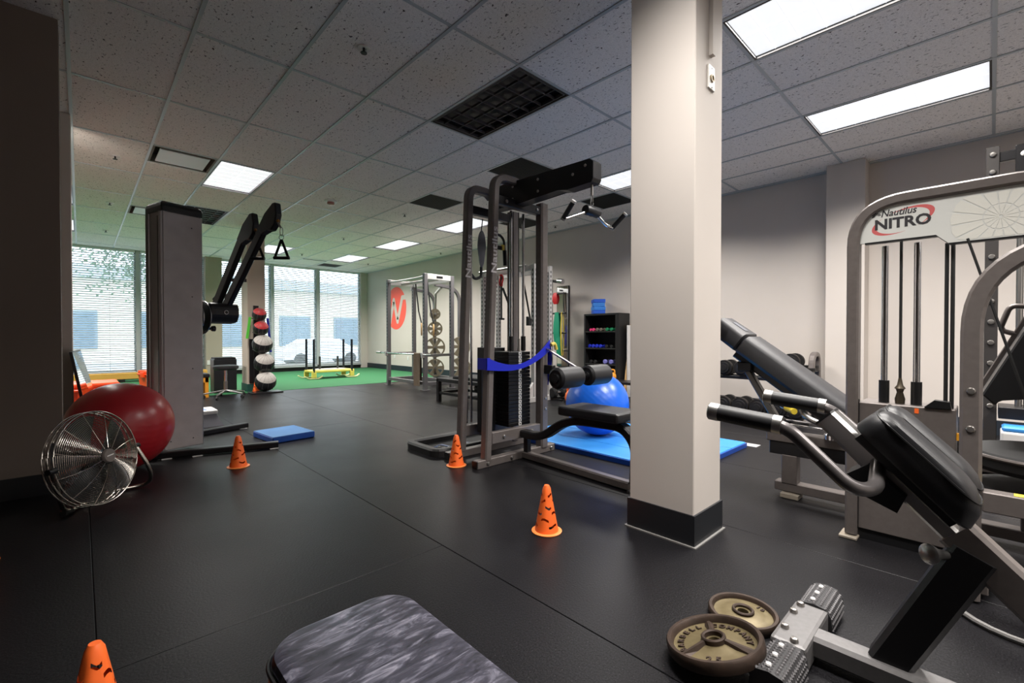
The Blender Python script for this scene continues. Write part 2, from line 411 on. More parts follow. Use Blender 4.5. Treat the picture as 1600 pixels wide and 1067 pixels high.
# walls
wr = struct('wall_right', MB().box((XR, YB, 0), (XR+.15, YW+.15, HC+.2)), m_wall)
part('wall_pilaster', MB().box((6.46, 1.0, 0), (XR, 1.37, HC)), m_wall, wr)
part('wall_angle', MB().box((XR-.02, YB, HC-.01), (XR, YW, HC+.004)), m_tbar, ce)
struct('wall_back', MB().box((XL-.15, YB-.15, 0), (XR+.15, YB, HC+.2)), m_wall)
struct('wall_side', MB().box((XL-.15, YB, 0), (XL, YW+.15, HC+.2)), m_wall_l)
struct('wall_left', MB().box((XL, 4.12, 0), (-.0885, 4.34, HC)), m_wall_l)
struct('baseboard_left', MB().box((XL, 4.108, 0), (-.0885, 4.12, .13)).box((-.0885, 4.108, 0), (-.0805, 4.34, .13)), m_base)
struct('pillar_behind_wall', MB().box((-.50, 5.78, 0), (-.050, 6.12, HC), .004), m_wall)
struct('baseboard_right', MB().box((XR-.012, YB, 0), (XR, 1.0, .15)).box((6.448, .988, 0), (6.46, 1.382, .15)).box((6.46, 1.37, 0), (XR, 1.382, .15)).box((XR-.012, 1.382, 0), (XR, YW, .15)), mat('base_navy', (26, 34, 44), .5))
# main pillar
px0, px1, py0, py1 = 2.10, 2.405, .965, 1.31
pl = struct('pillar', MB().box((px0, py0, 0), (px1, py1, HC), .004), m_wall)
part('cove_base', rim(px0-.009, px1+.009, py0-.009, py1+.009, .009, 0, .15), m_base, pl)
part('cove_toe', MB().prism([(px0-.02, py0-.02), (px1+.02, py0-.02), (px1+.02, py1+.02), (px0-.02, py1+.02)], .006), mat('cove_toe', (120, 118, 116), .5), pl)
part('conduit', MB().box((2.245, .945, 2.375), (2.275, .965, HC)), m_wall, pl)
ob = thing('junction_plate', 'white electrical plate with a round yellow opening high on the pillar', 'electrical plate', (2.262, .965, 2.27))
part('plate', MB().cbox((0, -.004, 0), (.07, .008, .115), .002), mat('plate_white', (232, 230, 224), .4), ob, False)
part('socket', MB().lathe([(.019, 0), (.019, .006), (.012, .006), (.012, .002), (0, .002)], 20, M.Translation((0, -.008, -.004)) @ M.Rotation(pi/2, 4, 'X')), mat('socket_tan', (150, 128, 84), .5), ob, False)
bolts('screw', [(2.262, .957, 2.315), (2.262, .957, 2.222)], (0, -1, 0), .004, .002, m_trim, ob)
# far pillar
struct('pillar_far', MB().box((2.18, 9.2, 0), (2.47, 9.6, HC), .004), mat('pillar_beige', (186, 172, 158), .75))
struct('baseboard_far_pillar', rim(2.17, 2.48, 9.19, 9.61, .01, .004, .14), mat('base_teal', (22, 72, 66), .5))
# window wall
wf = struct('wall_far', MB().box((XL-.15, YW, 0), (XR+.15, YW+.18, .15)), m_base)
part('wall_panel', MB().box((2.31, 13.72, 0), (2.67, YW+.18, HC+.1)), mat('panel_beige', (160, 152, 138), .8), wf)
part('wall_panel', MB().box((6.5, YW-.05, 0), (XR, YW+.18, HC+.1)), m_wall, wf)
part('wall_panel', MB().box((XL, YW, 0), (-1.6, YW+.18, HC+.1)), m_wall, wf)
part('wall_header', MB().box((XL-.15, YW, HC), (XR+.15, YW+.18, HC+.32)), m_wall, wf)
WIN = [(-1.6, .96), (1.03, 2.31), (2.67, 3.88), (3.95, 5.13), (5.22, 6.5)]
slats = {}
BL = ['wide white horizontal blind in the leftmost window behind the red ball', 'white horizontal blind in the window hidden mostly by the cable column', 'white horizontal blind in the window between the dark wall panel and far pillar',
      'white horizontal blind in the window just right of the far pillar', 'white horizontal blind in the last window beside the right wall']
for i, (x0, x1) in enumerate(WIN):
    w = struct('window_%d' % (i+1), MB().box((x0, YW+.05, .15), (x0+.035, YW+.12, HC)).box((x1-.035, YW+.05, .15), (x1, YW+.12, HC)).box((x0, YW+.05, HC-.03), (x1, YW+.12, HC)).box((x0, YW+.05, .15), (x1, YW+.12, .2)), m_frame)
    part('window_pane', MB().box((x0+.03, YW+.08, .19), (x1-.03, YW+.086, HC-.02)), m_glass, w)
    part('window_sill', MB().box((x0, YW-.07, .10), (x1, YW+.05, .15), .004), m_sill, w)
    if i < 4: part('mullion', MB().box((x1, YW-.02, .15), (WIN[i+1][0], YW+.14, HC)), m_frame, w) if i != 1 else None
    t = thing('window_blind', BL[i], 'window blind', ((x0+x1)/2, YW+.01, .16), group='horizontal blinds along the window wall')
    bw = x1-x0-.02
    part('headrail', MB().cbox((0, 0, HC-.16-.03), (bw, .05, .05)), m_slat, t, False)
    part('bottom_rail', MB().cbox((0, 0, .012), (bw, .04, .018)), m_slat, t, False)
    n = 54; k = round(bw, 3)
    if k not in slats: slats[k] = mesh_of('slat', MB().prism([(-.024, -.0012), (0, .0016), (.024, -.0012), (.024, .0004), (0, .003), (-.024, .0004)], bw, basis((-bw/2, 0, 0), (0, 1, 0), (0, 0, 1))), m_slat)
    for q in range(n): inst('slat', slats[k], t, (0, 0, .05+q*(HC-.16-.10)/n), (R(-24), 0, 0))
    for sx in (-.32, .0, .32): part('ladder_cord', MB().box((bw*sx-.003, -.027, .02), (bw*sx+.003, -.025, HC-.2)), mat('blind_cord', (150, 160, 168), .7), t, False)
# outside
struct('ground', MB().box((-30, YW+.2, -.6), (40, 70, -.5)), mat('asphalt', (150, 152, 152), .9))
bd = thing('building', 'pale low building across the street seen through the left blinds', 'building', (0, 34, -.5))
part('wall', MB().box((-16, 34, -.5), (24, 44, 4.2)), mat('stucco', (222, 216, 200), .9), bd)
part('roof', MB().box((-16.4, 33.5, 4.2), (24.4, 44, 4.9)), mat('roof_grey', (176, 188, 196), .9), bd)
for x in (-9, -5.2, -1.4, 2.4, 6.2, 10, 13.8, 17.6):
    w = part('window', MB().box((x, 33.9, .3), (x+2.1, 34, 2.4)), mat('far_window', (120, 140, 154), .3), bd); part('pane', MB().box((x+.15, 33.86, .45), (x+1.95, 33.91, 2.25)), mat('far_pane', (104, 126, 142), .15), w)
car = thing('parked_car', 'pale parked car outside the window behind the sled posts', 'car', (9.4, 25, -.5))
part('body', MB().prism([(-2.1, .3), (2.1, .3), (2.15, .75), (1.3, .9), (.75, 1.35), (-.95, 1.35), (-1.6, .9), (-2.15, .8)], 1.7, basis((9.4, 25.8, -.5), (1, 0, 0), (0, 0, 1)), .05), mat('car_paint', (214, 220, 226), .3), car)
for x in (-1.3, 1.3): part('wheel', MB().cyl((9.4+x, 24.08, -.18), (9.4+x, 25.85, -.18), .32), m_trim, car)
tr = thing('tree', 'leafy tree hanging over the street outside the left window', 'tree', (2.4, 24, -.5))
part('trunk', MB().tube([(2.4, 24, -.5), (2.35, 24, 2.2), (2.1, 24.1, 4.2)], .16, 10, scale=[1.2, .9, .5]), mat('bark', (96, 88, 80), .9), tr)
lf = MB()
for q in range(2600):
    c = V((2.2+rnd.gauss(0, 1.2), 24+rnd.gauss(0, .8), 4.3+rnd.gauss(0, .75))); d = V((rnd.uniform(-1, 1), rnd.uniform(-1, 1), rnd.uniform(-1, 1))).normalized(); e = d.orthogonal().normalized(); f = d.cross(e)
    lf.quad(c-e*.085, c-f*.045, c+e*.085, c+f*.045)
part('foliage', lf, mat('leaves', (96, 120, 96), .8), tr, kind='stuff')

# ------------------------------------------------------------------ equipment materials
m_char = mat('charcoal_metallic', (112, 105, 102), .40, .3, noise=(40, .5, (104, 97, 94)))
m_dark = mat('dark_metallic', (34, 33, 35), .38, .3)
m_pad = mat('black_vinyl', (24, 24, 27), .42, spec=.5, bump=(500, .15))
m_foam = mat('foam_grip', (22, 22, 25), .5)
m_chrome = mat('chrome', (215, 215, 218), .16, 1.0)
m_steel = mat('brushed_steel', (170, 168, 166), .34, 1.0)
m_plastic = mat('black_plastic', (18, 18, 20), .4)
m_rubber = mat('black_rubber', (16, 16, 17), .7)
m_blue = mat('band_blue', (8, 28, 178), .5)
m_orange = mat('cone_orange', (255, 112, 44), .45)
m_yellow = mat('safety_yellow', (222, 196, 60), .5)
m_bolt = mat('bolt_zinc', (176, 172, 168), .3, .9)
m_print = mat('white_print', (216, 214, 212), .5)

# ---- pulldown tower
t = thing('pulldown_tower', 'charcoal steel lat pulldown tower with weight stack left of the main pillar', 'exercise machine', (2.58, 2.66, 0))
TW = t
def upright(x0, x1, y): # leaning left post that arches over to the straight right post
    return fillet([(x0, y, .05), (x1, y, 2.245), (2.89, y, 2.245), (2.89, y, .05)], .26, 9)
def leftpost(x0, x1, y):
    p = upright(x0, x1, y); return p
for y in (2.67, 3.03):
    xa, xb = (2.255, 2.345) if y < 3 else (2.29, 2.375)
    part('arched_upright', MB().rect(fillet([(xa, y, .05), (xb, y, 2.245), (2.575, y, 2.245), (2.62, y, 2.21)], .26, 9), .062, .072, up=(0, 1, 0)), m_char, t)
    part('straight_upright', MB().rect([(2.885, y, .05), (2.885, y, 2.13)], .085, .085, up=(0, 1, 0)), m_char, t)
    part('foot_beam', MB().box((2.15, y-.032, 0), (3.02, y+.032, .06), .004), m_char, t)
    part('beam_cap', MB().box((2.143, y-.03, .002), (2.15, y+.03, .058)), m_plastic, t); part('beam_cap', MB().box((3.02, y-.03, .002), (3.027, y+.03, .058)), m_plastic, t)
    part('cross_beam', MB().box((2.30, y-.025, .165), (2.86, y+.025, .255), .004), m_char, t)
    part('top_brace', MB().box((2.37, y-.025, 2.03), (2.86, y+.025, 2.10), .004), m_dark, t)
    x0, x1 = (2.255, 2.345) if y < 3 else (2.29, 2.375)
    # vertical maker's lettering on the post face
    me = text_mesh('Nautilus', .075, .001, bold=.0012); mx = basis((x0+(x1-x0)*.74-.006, y-.0375, 1.665), (.041, 0, 1), (-1, 0, .041)) @ M.Diagonal((1.45, 1, 1, 1)); me.transform(mx)
    part('lettering', me, mat('worn_print', (188, 185, 186), .5), t)
bolts('bolt', [(2.42, 2.645, .21), (2.74, 2.645, .21), (2.5, 2.638, .03), (2.25, 2.638, .03), (2.97, 2.638, .03), (2.45, 2.645, 2.065), (2.8, 2.645, 2.065), (2.89, 2.634, .38), (2.89, 2.634, .47)], (0, -1, 0), .014, .012, m_bolt, t)
bm_ = MB()
prof = [(1.90, 2.06), (1.885, 2.085), (1.885, 2.20), (1.915, 2.225), (2.75, 2.255), (2.95, 2.255), (2.95, 2.07), (2.6, 2.06), (2.2, 2.075), (2.12, 2.055)]
part('pulley_boom', MB().prism(prof, .10, basis((2.55, 0, 0), (0, 1, 0), (0, 0, 1)), .004), m_dark, t)
bolts('bolt', [(2.55, 1.95, 2.185), (2.55, 2.06, 2.15), (2.55, 2.4, 2.2), (2.55, 2.4, 2.11), (2.55, 2.68, 2.21), (2.55, 2.68, 2.11)], (-1, 0, 0), .011, .008, m_bolt, t)
for x in (2.655, 2.80): part('guide_rod', MB().cyl((x, 2.81, .25), (x, 2.81, 2.06), .0125), m_chrome, t)
for x in (2.42, 2.47): part('guide_rod', MB().cyl((x, 3.12, .25), (x, 3.12, 2.06), .010), m_chrome, t)
for x in (2.655, 2.80): part('rod_collar', MB().cyl((x, 2.81, .875), (x, 2.81, 1.0), .022), m_plastic, t)
part('lift_cable', MB().cyl((2.735, 2.80, .89), (2.735, 2.80, 2.06), .004, 6), m_rubber, t)
part('cable_fitting', MB().cyl((2.735, 2.80, .87), (2.735, 2.80, .98), .012, 10), m_bolt, t)
m_plate = mat('stack_plate', (20, 20, 22), .42, .4)
N = 20; h = (.872-.245)/N
pm = mesh_of('weight_plate', MB().box((2.57-2.7, 2.75-2.86, 0), (2.825-2.7, 2.97-2.86, h-.003), .002), m_plate)
tm = mesh_of('number_tag', MB().box((-.016, -.114, .002), (.016, -.111, h-.005)), m_print)
dm = mesh_of('digit_mark', MB().box((-.007, -.1155, .009), (.007, -.1142, h-.011)), m_plastic)
for k in range(N):
    w = inst('weight_plate', pm, t, (2.7-2.58, 2.86-2.66, .245+h*k))
    inst('number_tag', tm, w, (0, 0, 0)); inst('digit_mark', dm, w, (0, 0, 0))
part('selector_pin', MB().tube([(2.705, 2.75, .70), (2.705, 2.70, .70), (2.70, 2.685, .72), (2.70, 2.68, .75)], .008, 8), m_plastic, t)
part('rear_stack_shroud', MB().box((2.60, 3.075, .19), (2.83, 3.2, .90), .004), m_plastic, t)
part('stack_shroud', MB().box((2.40, 2.90, .20), (2.56, 2.955, .80), .004), m_plastic, t)
part('seat_rail', MB().rect([(2.645, 2.64, .031), (2.575, 1.60, .031)], .062, .058), m_char, t)
part('rail_post', MB().box((2.618, 2.58, .06), (2.662, 2.625, .19), .003), m_dark, t)
part('seat_arm', MB().rect(fillet([(2.64, 2.645, .205), (2.625, 2.42, .205), (2.60, 2.13, .395), (2.595, 1.66, .405), (2.585, 1.555, .30), (2.58, 1.565, .055)], .16, 6), .06, .085, up=(1, 0, 0)), m_dark, t)
part('rail_foot', MB().box((2.53, 1.555, 0), (2.63, 1.60, .012)), m_bolt, t)
part('seat', MB().box((2.45, 1.62, .44), (2.75, 2.12, .505), .022, seg=3), m_pad, t)
part('roller_bracket', MB().box((2.87, 2.54, .68), (2.92, 2.64, .755), .004), m_dark, t)
part('roller_arm', MB().rect(fillet([(2.895, 2.56, .717), (2.955, 2.30, .717), (2.955, 2.03, .712)], .06, 4), .04, .04), m_dark, t)
part('roller_brace', MB().rect([(2.89, 2.63, .90), (2.93, 2.30, .735)], .03, .012), m_steel, t)
part('roller_axle', MB().cyl((2.335, 2.04, .712), (2.965, 2.04, .712), .018), m_chrome, t)
for x0, x1 in ((2.345, 2.590), (2.685, 2.925)):
    q = M.Translation((x0, 2.04, .712)) @ M.Rotation(pi/2, 4, 'Y'); L_ = x1-x0
    f = part('thigh_roller', MB().lathe([(.022, 0), (.06, 0), (.074, .012), (.075, .03), (.075, L_-.03), (.074, L_-.012), (.06, L_), (.022, L_)], 28, q), m_foam, t)
    part('roller_cap', MB().lathe([(0, -.012), (.03, -.012), (.034, .004), (.052, .004), (.052, -.004), (.058, -.004), (.058, .001)], 24, q), m_plastic, f)
# hanging close-grip bar (a thing of its own)
def grip_bar(t, pts, grips):
    for p in pts: part('chrome_arm', MB().tube(fillet(p, .03, 4), .0105, 10), m_chrome, t)
    for a, b in grips:
        a, b = V(a), V(b); d = (b-a).normalized()
        g = part('hand_grip', MB().cyl(a, b, .0165, 14), m_foam, t)
        part('grip_cap', MB().cyl(b, b+d*.014, .018, 14), m_print, g)
        part('grip_collar', MB().cyl(a-d*.012, a, .0175, 14), m_steel, g)
b_ = thing('pulldown_bar', 'chrome V-shaped pulldown handle with black grips hanging from the tower arm', 'cable handle', (2.6, 1.93, 1.86))
part('center_sleeve', MB().lathe([(0, -.075), (.03, -.075), (.036, -.062), (.033, -.02), (.037, 0), (.033, .02), (.036, .062), (.03, .075), (0, .075)], 22, M.Translation((2.6, 1.93, 1.872)) @ M.Rotation(pi/2, 4, 'Y')), m_pad, b_)
grip_bar(b_, [[(2.55, 1.93, 1.862), (2.33, 1.965, 1.775), (2.33, 1.955, 1.79)], [(2.65, 1.93, 1.862), (2.77, 1.93, 1.80), (2.865, 1.935, 1.80)]], [((2.33, 1.96, 1.782), (2.33, 1.88, 1.87)), ((2.862, 1.94, 1.80), (2.885, 1.85, 1.885))])
part('swivel', MB().cyl((2.6, 1.93, 1.98), (2.6, 1.93, 2.055), .010, 10), m_bolt, b_)
part('carabiner', MB().tube([(2.6+.014*cos(a)*(1.2 if sin(a) < 0 else .7), 1.93, 1.945+.042*sin(a)) for a in [2*pi*k/16 for k in range(16)]], .004, 6, closed=True), m_bolt, b_)
rh = thing('cable_attachment', 'grey and black cable attachment hanging inside the pulldown tower posts', 'cable handle', (2.62, 3.13, 1.75))
part('oval_plate', MB().prism([(.038*cos(a)*(1.0 if sin(a) > -.2 else .75), .165*sin(a)) for a in [2*pi*k/28 for k in range(28)]], .02, basis((2.60, 3.14, 1.775), (.94, -.3, 0), (0, 0, 1)), .003), mat('plastic_slate', (78, 80, 90), .45), rh)
part('bent_bar', MB().tube(fillet([(2.60, 3.14, 1.62), (2.60, 3.14, 1.53), (2.52, 3.13, 1.50), (2.47, 3.12, 1.54)], .03, 4), .013, 8), m_plastic, rh)
part('upper_bar', MB().tube(fillet([(2.70, 3.14, 1.92), (2.82, 3.14, 1.94), (2.875, 3.14, 1.90), (2.89, 3.14, 1.70)], .05, 5), .012, 8), m_plastic, rh)
part('hand_grip', MB().cyl((2.883, 3.14, 1.80), (2.893, 3.14, 1.66), .02, 10), m_foam, rh)
part('webbing', MB().box((2.74, 3.135, 1.80), (2.86, 3.145, 1.835)), m_plastic, rh); part('yellow_tab', MB().box((2.845, 3.13, 1.80), (2.875, 3.15, 1.85)), m_yellow, rh)
part('hang_cable', MB().cyl((2.60, 3.14, 1.93), (2.60, 3.12, 2.04), .005, 6), m_rubber, rh)
# blue band
bb = thing('resistance_band', 'wide blue stretch band slung between the pulldown tower posts', 'exercise band', (2.58, 2.6, .8))
pth = []
for k in range(27):
    s = k/26; x = 2.245+(2.93-2.245)*s; z = .785+.14*s**2.4-.05*sin(pi*s); pth.append((V((x, 2.617-.004*sin(pi*s), z)), .044-.062*s*(1-s)*1.6+.004*s))
def ribbon(pw, th=.004):
    return MB().loft([[p+V((0, -th, -w)), p+V((0, -th, w)), p+V((0, 0, w)), p+V((0, 0, -w))] for p, w in pw])
part('band_strip', ribbon(pth), m_blue, bb)
part('band_wrap', MB().box((2.214, 2.612, .745), (2.220, 2.72, .832)).box((2.214, 2.612, .742), (2.25, 2.618, .835)), m_blue, bb)
rs = []
for k in range(12):
    s = k/11; z = .94-.36*s; w = .045+.02*sin(3*s)-.012*s; c = V((2.945+.012*sin(5*s), 2.66, z))
    rs.append([c+V((-.012, -w, 0)), c+V((-.016, w*.3, 0)), c+V((.006, w, 0)), c+V((.002, -w*.4, 0))])
part('band_tail', MB().loft(rs), m_blue, bb)
part('band_knot', MB().tube(fillet([(2.93, 2.60, .925), (2.965, 2.60, .94), (2.985, 2.60, .92), (2.995, 2.60, .885)], .02, 4), .016, 8), mat('band_yellow', (214, 190, 78), .5), bb)
# tray
def rrect(x0, x1, y0, y1, r, n=5):
    o = []
    for cx, cy, a in ((x1-r, y1-r, 0), (x0+r, y1-r, 90), (x0+r, y0+r, 180), (x1-r, y0+r, 270)):
        o += [(cx+r*cos(R(a+90*k/n)), cy+r*sin(R(a+90*k/n))) for k in range(n+1)]
    return o
ab = thing('floor_glider_frame', 'low black rounded frame tray on the floor behind the orange cone', 'exercise machine', (2.5, 3.35, 0))
part('frame', MB().ring_sweep([(-.032, 0), (-.038, .05), (-.026, .065), (.022, .065), (.034, .05), (.03, 0)], [(x, y, 0) for x, y in rrect(2.13, 2.97, 3.14, 3.60, .07)], closed=True), mat('tray_black', (42, 41, 42), .5), ab)
part('tray_bottom', MB().box((2.15, 3.16, 0), (2.95, 3.58, .008)), m_rubber, ab)
cp = [(2.22+.035*k+.02*sin(k*1.7), 3.3+.09*sin(k*.9), .03+.012*cos(k*2.1)) for k in range(13)]
part('strap', MB().rect(cp, .03, .006), mat('strap_bluegrey', (86, 104, 140), .5), ab)
cg = MB()
for k in range(16):
    c = V((2.2+.03*k, 3.25+.05*sin(k*.8), .03)); cg.tube([c+V((.018*cos(a), .010*sin(a)*(k % 2), .010*sin(a)*(1-k % 2))) for a in [2*pi*q/8 for q in range(8)]], .004, 5, closed=True)
part('chain', cg, m_steel, ab, kind='stuff')

# ---- slotted cones
def cone_mesh():
    hgt, r0, r1, n = .237, .062, .0175, 30; m = MB(); m.smooth = True
    zs = sorted({0, .006, hgt*.94, hgt} | {z for k in range(6) for z in (.036+.030*k, .036+.030*k+.011)})
    rad = lambda z: r0+(r1-r0)*min(1, z/hgt)
    ring = [[m.bm.verts.new((rad(z)*cos(2*pi*k/n)*(1 if z < hgt*.99 else .72), rad(z)*sin(2*pi*k/n)*(1 if z < hgt*.99 else .72), z+(.006*sin(2*pi*k/n*5) if .03 < z < .2 else 0))) for k in range(n)] for z in zs]
    for i in range(len(zs)-1):
        slot = any(abs(zs[i]-(.036+.030*k)) < 1e-6 for k in range(6)); row = round((zs[i]-.036)/.03) if slot else 0
        for k in range(n):
            if slot and (k+row*4) % 10 in (0, 1, 2, 3): continue
            m.bm.faces.new((ring[i][k], ring[i][(k+1) % n], ring[i+1][(k+1) % n], ring[i+1][k]))
    m.bm.faces.new(ring[-1])
    return m
c0 = None
CONES = [(.872, 3.97, .4, 'orange slotted cone in front of the cable column leg'), (2.105, 2.845, 1.1, 'orange slotted cone at the left foot of the pulldown tower'),
         (1.73, 1.565, 2.0, 'orange slotted cone alone on the floor left of the main pillar base'), (2.27, 9.02, .9, 'small distant orange cone at the foot of the medicine ball rack'),
         (.02, 1.53, .2, 'orange slotted cone nearest the camera, cut by the bottom frame edge'), (-.345, 3.05, 1.5, 'orange cone of which only a flange tip shows by the left wall')]
for x, y, rz, lb in CONES:
    if c0 is None:
        c0 = thing('training_cone', lb, 'cone', (x, y, 0), rz, group='orange slotted training cones')
        part('cone_body', cone_mesh(), m_orange, c0, False)
        part('flange', MB().lathe([(.058, 0), (.076, 0), (.078, .005), (.064, .009), (.058, .007)], 30, closed=True), mat('cone_flange', (250, 146, 74), .45), c0, False)
    else: dup(c0, (x, y, 0), rz, lb)

# ---- red ball and blue ball
def gym_ball(name, c, r, rgb, rgb2, lb, tilt):
    t = thing(name, lb, 'exercise ball', (c[0], c[1], c[2]-r))
    m = mat(name+'_vinyl', rgb, .30, noise=(2.5, .5, rgb2), spec=.55)
    q = M.Translation((0, 0, r)) @ M.Rotation(tilt, 4, 'X') @ M.Rotation(tilt*.6, 4, 'Y')
    prof = []
    for k in range(97):
        a = pi*k/96; z = -cos(a); rr = r*(1+(.0028 if abs(z) < .62 and (k % 4 == 0) else 0)); prof.append((rr*sin(a), r*z))
    part('ball_skin', MB().lathe(prof, 64, q), m, t, False)
    part('valve_plug', MB().lathe([(0, r+.001), (.012, r+.001), (.014, r-.003)], 14, q), m, t, False)
    return t
gym_ball('red_exercise_ball', (.215, 4.47, .325), .325, (176, 32, 42), (158, 27, 36), 'large dark red exercise ball behind the floor fan', R(28))
gym_ball('blue_exercise_ball', (3.62, 2.62, .05+.30), .30, (26, 104, 214), (22, 92, 200), 'blue exercise ball on the blue mat behind the pillar', R(35))

# ---- folding mat under the blue ball
fm = thing('folding_mat', 'light blue folding gym mat under the blue ball', 'mat', (3.7, 2.1, 0))
m_mat = mat('mat_blue', (58, 142, 216), .4, noise=(6, .5, (48, 130, 206)), bump=(30, .25)); m_mate = mat('mat_edge_navy', (12, 58, 140), .45)
for k in range(4):
    x0, x1 = 3.07+.32*k, 3.07+.32*(k+1)
    p_ = part('mat_panel', MB().box((x0+.002, 1.52, .004), (x1-.002, 3.25, .048), .012, seg=2), m_mat, fm)
part('mat_edge', MB().box((3.062, 1.52, 0), (3.072, 3.25, .040), .002).box((3.07, 1.51, 0), (4.35, 1.52, .04), .002), m_mate, fm)
part('mat_underside', MB().box((3.07, 1.53, 0), (4.38, 3.24, .004)), mat('mat_grey', (150, 152, 156), .6), fm)
tag(part('floor_sheet', MB().box((4.40, 1.45, 0), (4.52, 1.95, .003)), mat('sheet_grey', (160, 160, 162), .5)), 'thin grey sheet showing beyond the blue mat', 'mat')

# ---- cable column with two arms
th = radians_ = R(17); t = thing('cable_column', 'tall grey cable column machine with two black swing arms beside the red ball', 'exercise machine', (.5985, 4.8645, 0), th)
m_col = mat('column_grey', (196, 190, 189), .42, .1, noise=(9, .6, (178, 172, 172)), bump=(200, .12)); m_colside = mat('column_side', (176, 172, 172), .35, .15)
hull = [(-.15, -.122), (-.142, -.128), (.142, -.128), (.15, -.12), (.15, .12), (.142, .128), (-.142, .128), (-.15, .122)]
part('column', MB().prism([(x*.985, y*.985) for x, y in hull], 1.99, M.Translation((0, 0, .05))), m_colside, t, False)
part('front_panel', MB().box((-.143, -.1325, .055), (.146, -.125, 2.03), .002), m_col, t, False)
part('corner_rail', MB().cyl((-.148, -.108, .05), (-.148, -.108, 2.03), .019, 12), m_colside, t, False)
part('corner_rail', MB().cyl((-.150, .10, .05), (-.150, .10, 2.03), .022, 12), m_steel, t, False)
part('edge_strip', MB().cyl((.149, -.118, .05), (.149, -.118, 2.03), .010, 10), m_steel, t, False)
part('side_slot', MB().box((-.1535, -.07, .06), (-.147, -.055, 2.0)), m_plastic, t, False)
cap = [(x*1.06, y*1.08) for x, y in hull]
part('top_cap', MB().loft([[(x, y, 2.035) for x, y in cap], [(x, y, 2.075) for x, y in cap], [(x*.97, y*.95, 2.10) for x, y in cap], [(x*.88, y*.82, 2.118) for x, y in cap]]), m_plastic, t, False)
bolts('bolt', [t.matrix_basis @ V(p) for p in ((.07, -.1325, 1.93), (.07, -.1325, 1.34), (.07, -.1325, .72), (.07, -.1325, .12), (-.1, -.1325, .12))], t.matrix_basis.to_3x3() @ V((0, -1, 0)), .006, .004, m_plastic, t) if False else None
for p in ((.07, 1.93), (.07, 1.34), (.07, .72), (.07, .12), (-.1, .12)): part('screw', MB().cyl((p[0], -.1345, p[1]), (p[0], -.1325, p[1]), .005, 8), m_plastic, t, False)
def leg(a, b, w=.075, h=.05):
    return MB().rect([a, b], w, h)
part('base_leg', leg((.30, 4.70, .032), (1.285, 4.405, .032)), m_dark, t); part('base_leg', leg((.42, 5.29, .032), (1.31, 5.60, .032)), m_dark, t)
part('base_tube', leg((.42, 4.69, .033), (.46, 5.28, .033)), m_dark, t)
for p in ((.5, 4.60), (.70, 4.54), (1.24, 4.375), (1.27, 5.55)): part('foot_pad', MB().box((p[0]-.035, p[1]-.012, 0), (p[0]+.035, p[1]+.012, .008), .002), m_print, t)
part('pivot_disc', MB().lathe([(0, 0), (.150, 0), (.155, .006), (.150, .012), (.10, .022), (0, .022)], 32, M.Translation((.20, -.0, 1.17)) @ M.Rotation(pi/2, 4, 'Y')), m_plastic, t, False)
part('pivot_rim', MB().lathe([(.135, .0125), (.152, .0125), (.152, .018), (.135, .018)], 32, M.Translation((.20, 0, 1.17)) @ M.Rotation(pi/2, 4, 'Y'), True), m_steel, t, False)
part('pivot_disc', MB().lathe([(0, 0), (.12, 0), (.12, .012), (0, .012)], 28, M.Translation((.165, .0, 1.17)) @ M.Rotation(pi/2, 4, 'Y')), m_steel, t, False)
for z in (1.20, 1.15): part('pivot_shaft', MB().cyl((.15, 0, z), (.22, 0, z), .014, 10), m_chrome, t, False)
part('pivot_block', MB().prism([(-.12, -.02), (-.09, -.075), (.02, -.09), (.09, -.07), (.105, .03), (.07, .095), (-.10, .10), (-.12, .05)], .26, basis((.222, 0, 1.20), (0, -1, 0), (0, 0, 1)) @ M.Rotation(0, 4, 'X') if False else basis((.222, 0, 1.205), (0, 1, 0), (0, 0, 1)), .012), m_plastic, t, False)
part('pull_knob', MB().lathe([(0, 0), (.012, 0), (.012, .04), (.024, .045), (.026, .07), (0, .074)], 14, M.Translation((.24, -.02, 1.07)) @ M.Rotation(pi/2, 4, 'Y')), m_plastic, t, False)
part('pivot_ring', MB().lathe([(.014, 0), (.02, 0), (.02, .004), (.014, .004)], 18, M.Translation((.36, -.121, 1.22)) @ M.Rotation(pi/2, 4, 'X'), True), m_print, t, False)
def swing_arm(x, y0, z0, y1, z1, lab):
    a, b = V((x, y0, z0)), V((x, y1, z1)); d = (b-a).normalized(); n = V((0, -d.z, d.y))
    if n.y < 0: n = -n
    o = part('swing_arm', MB().rect([a, b], .05, .085, up=n), m_dark, t, False)
    q = basis(b, d, -n)
    part('arm_head', MB().prism([(-.10, -.043), (.06, -.045), (.19, -.01), (.215, .02), (.15, .10), (.07, .135), (0, .125), (-.03, .07), (-.10, .045)], .058, q @ M.Translation((0, 0, -.029)), .008), m_plastic, o, False)
    part('gas_strut', MB().cyl(a+d*.34-n*0+V((.04, 0, 0)), a+d*.02+n*.14+V((.04, 0, 0)), .012, 8), m_plastic, o, False)
    part('strut_bracket', MB().cbox(a+d*.34+V((.03, 0, 0)), (.05, .05, .03)), m_plastic, o, False)
    return t.matrix_basis @ (b+d*.10-n*.118)
k1 = swing_arm(.40, -.03, 1.26, -.68, 1.985, 0)
k2 = swing_arm(.40, .15, 1.26, -.36, 1.93, 1)
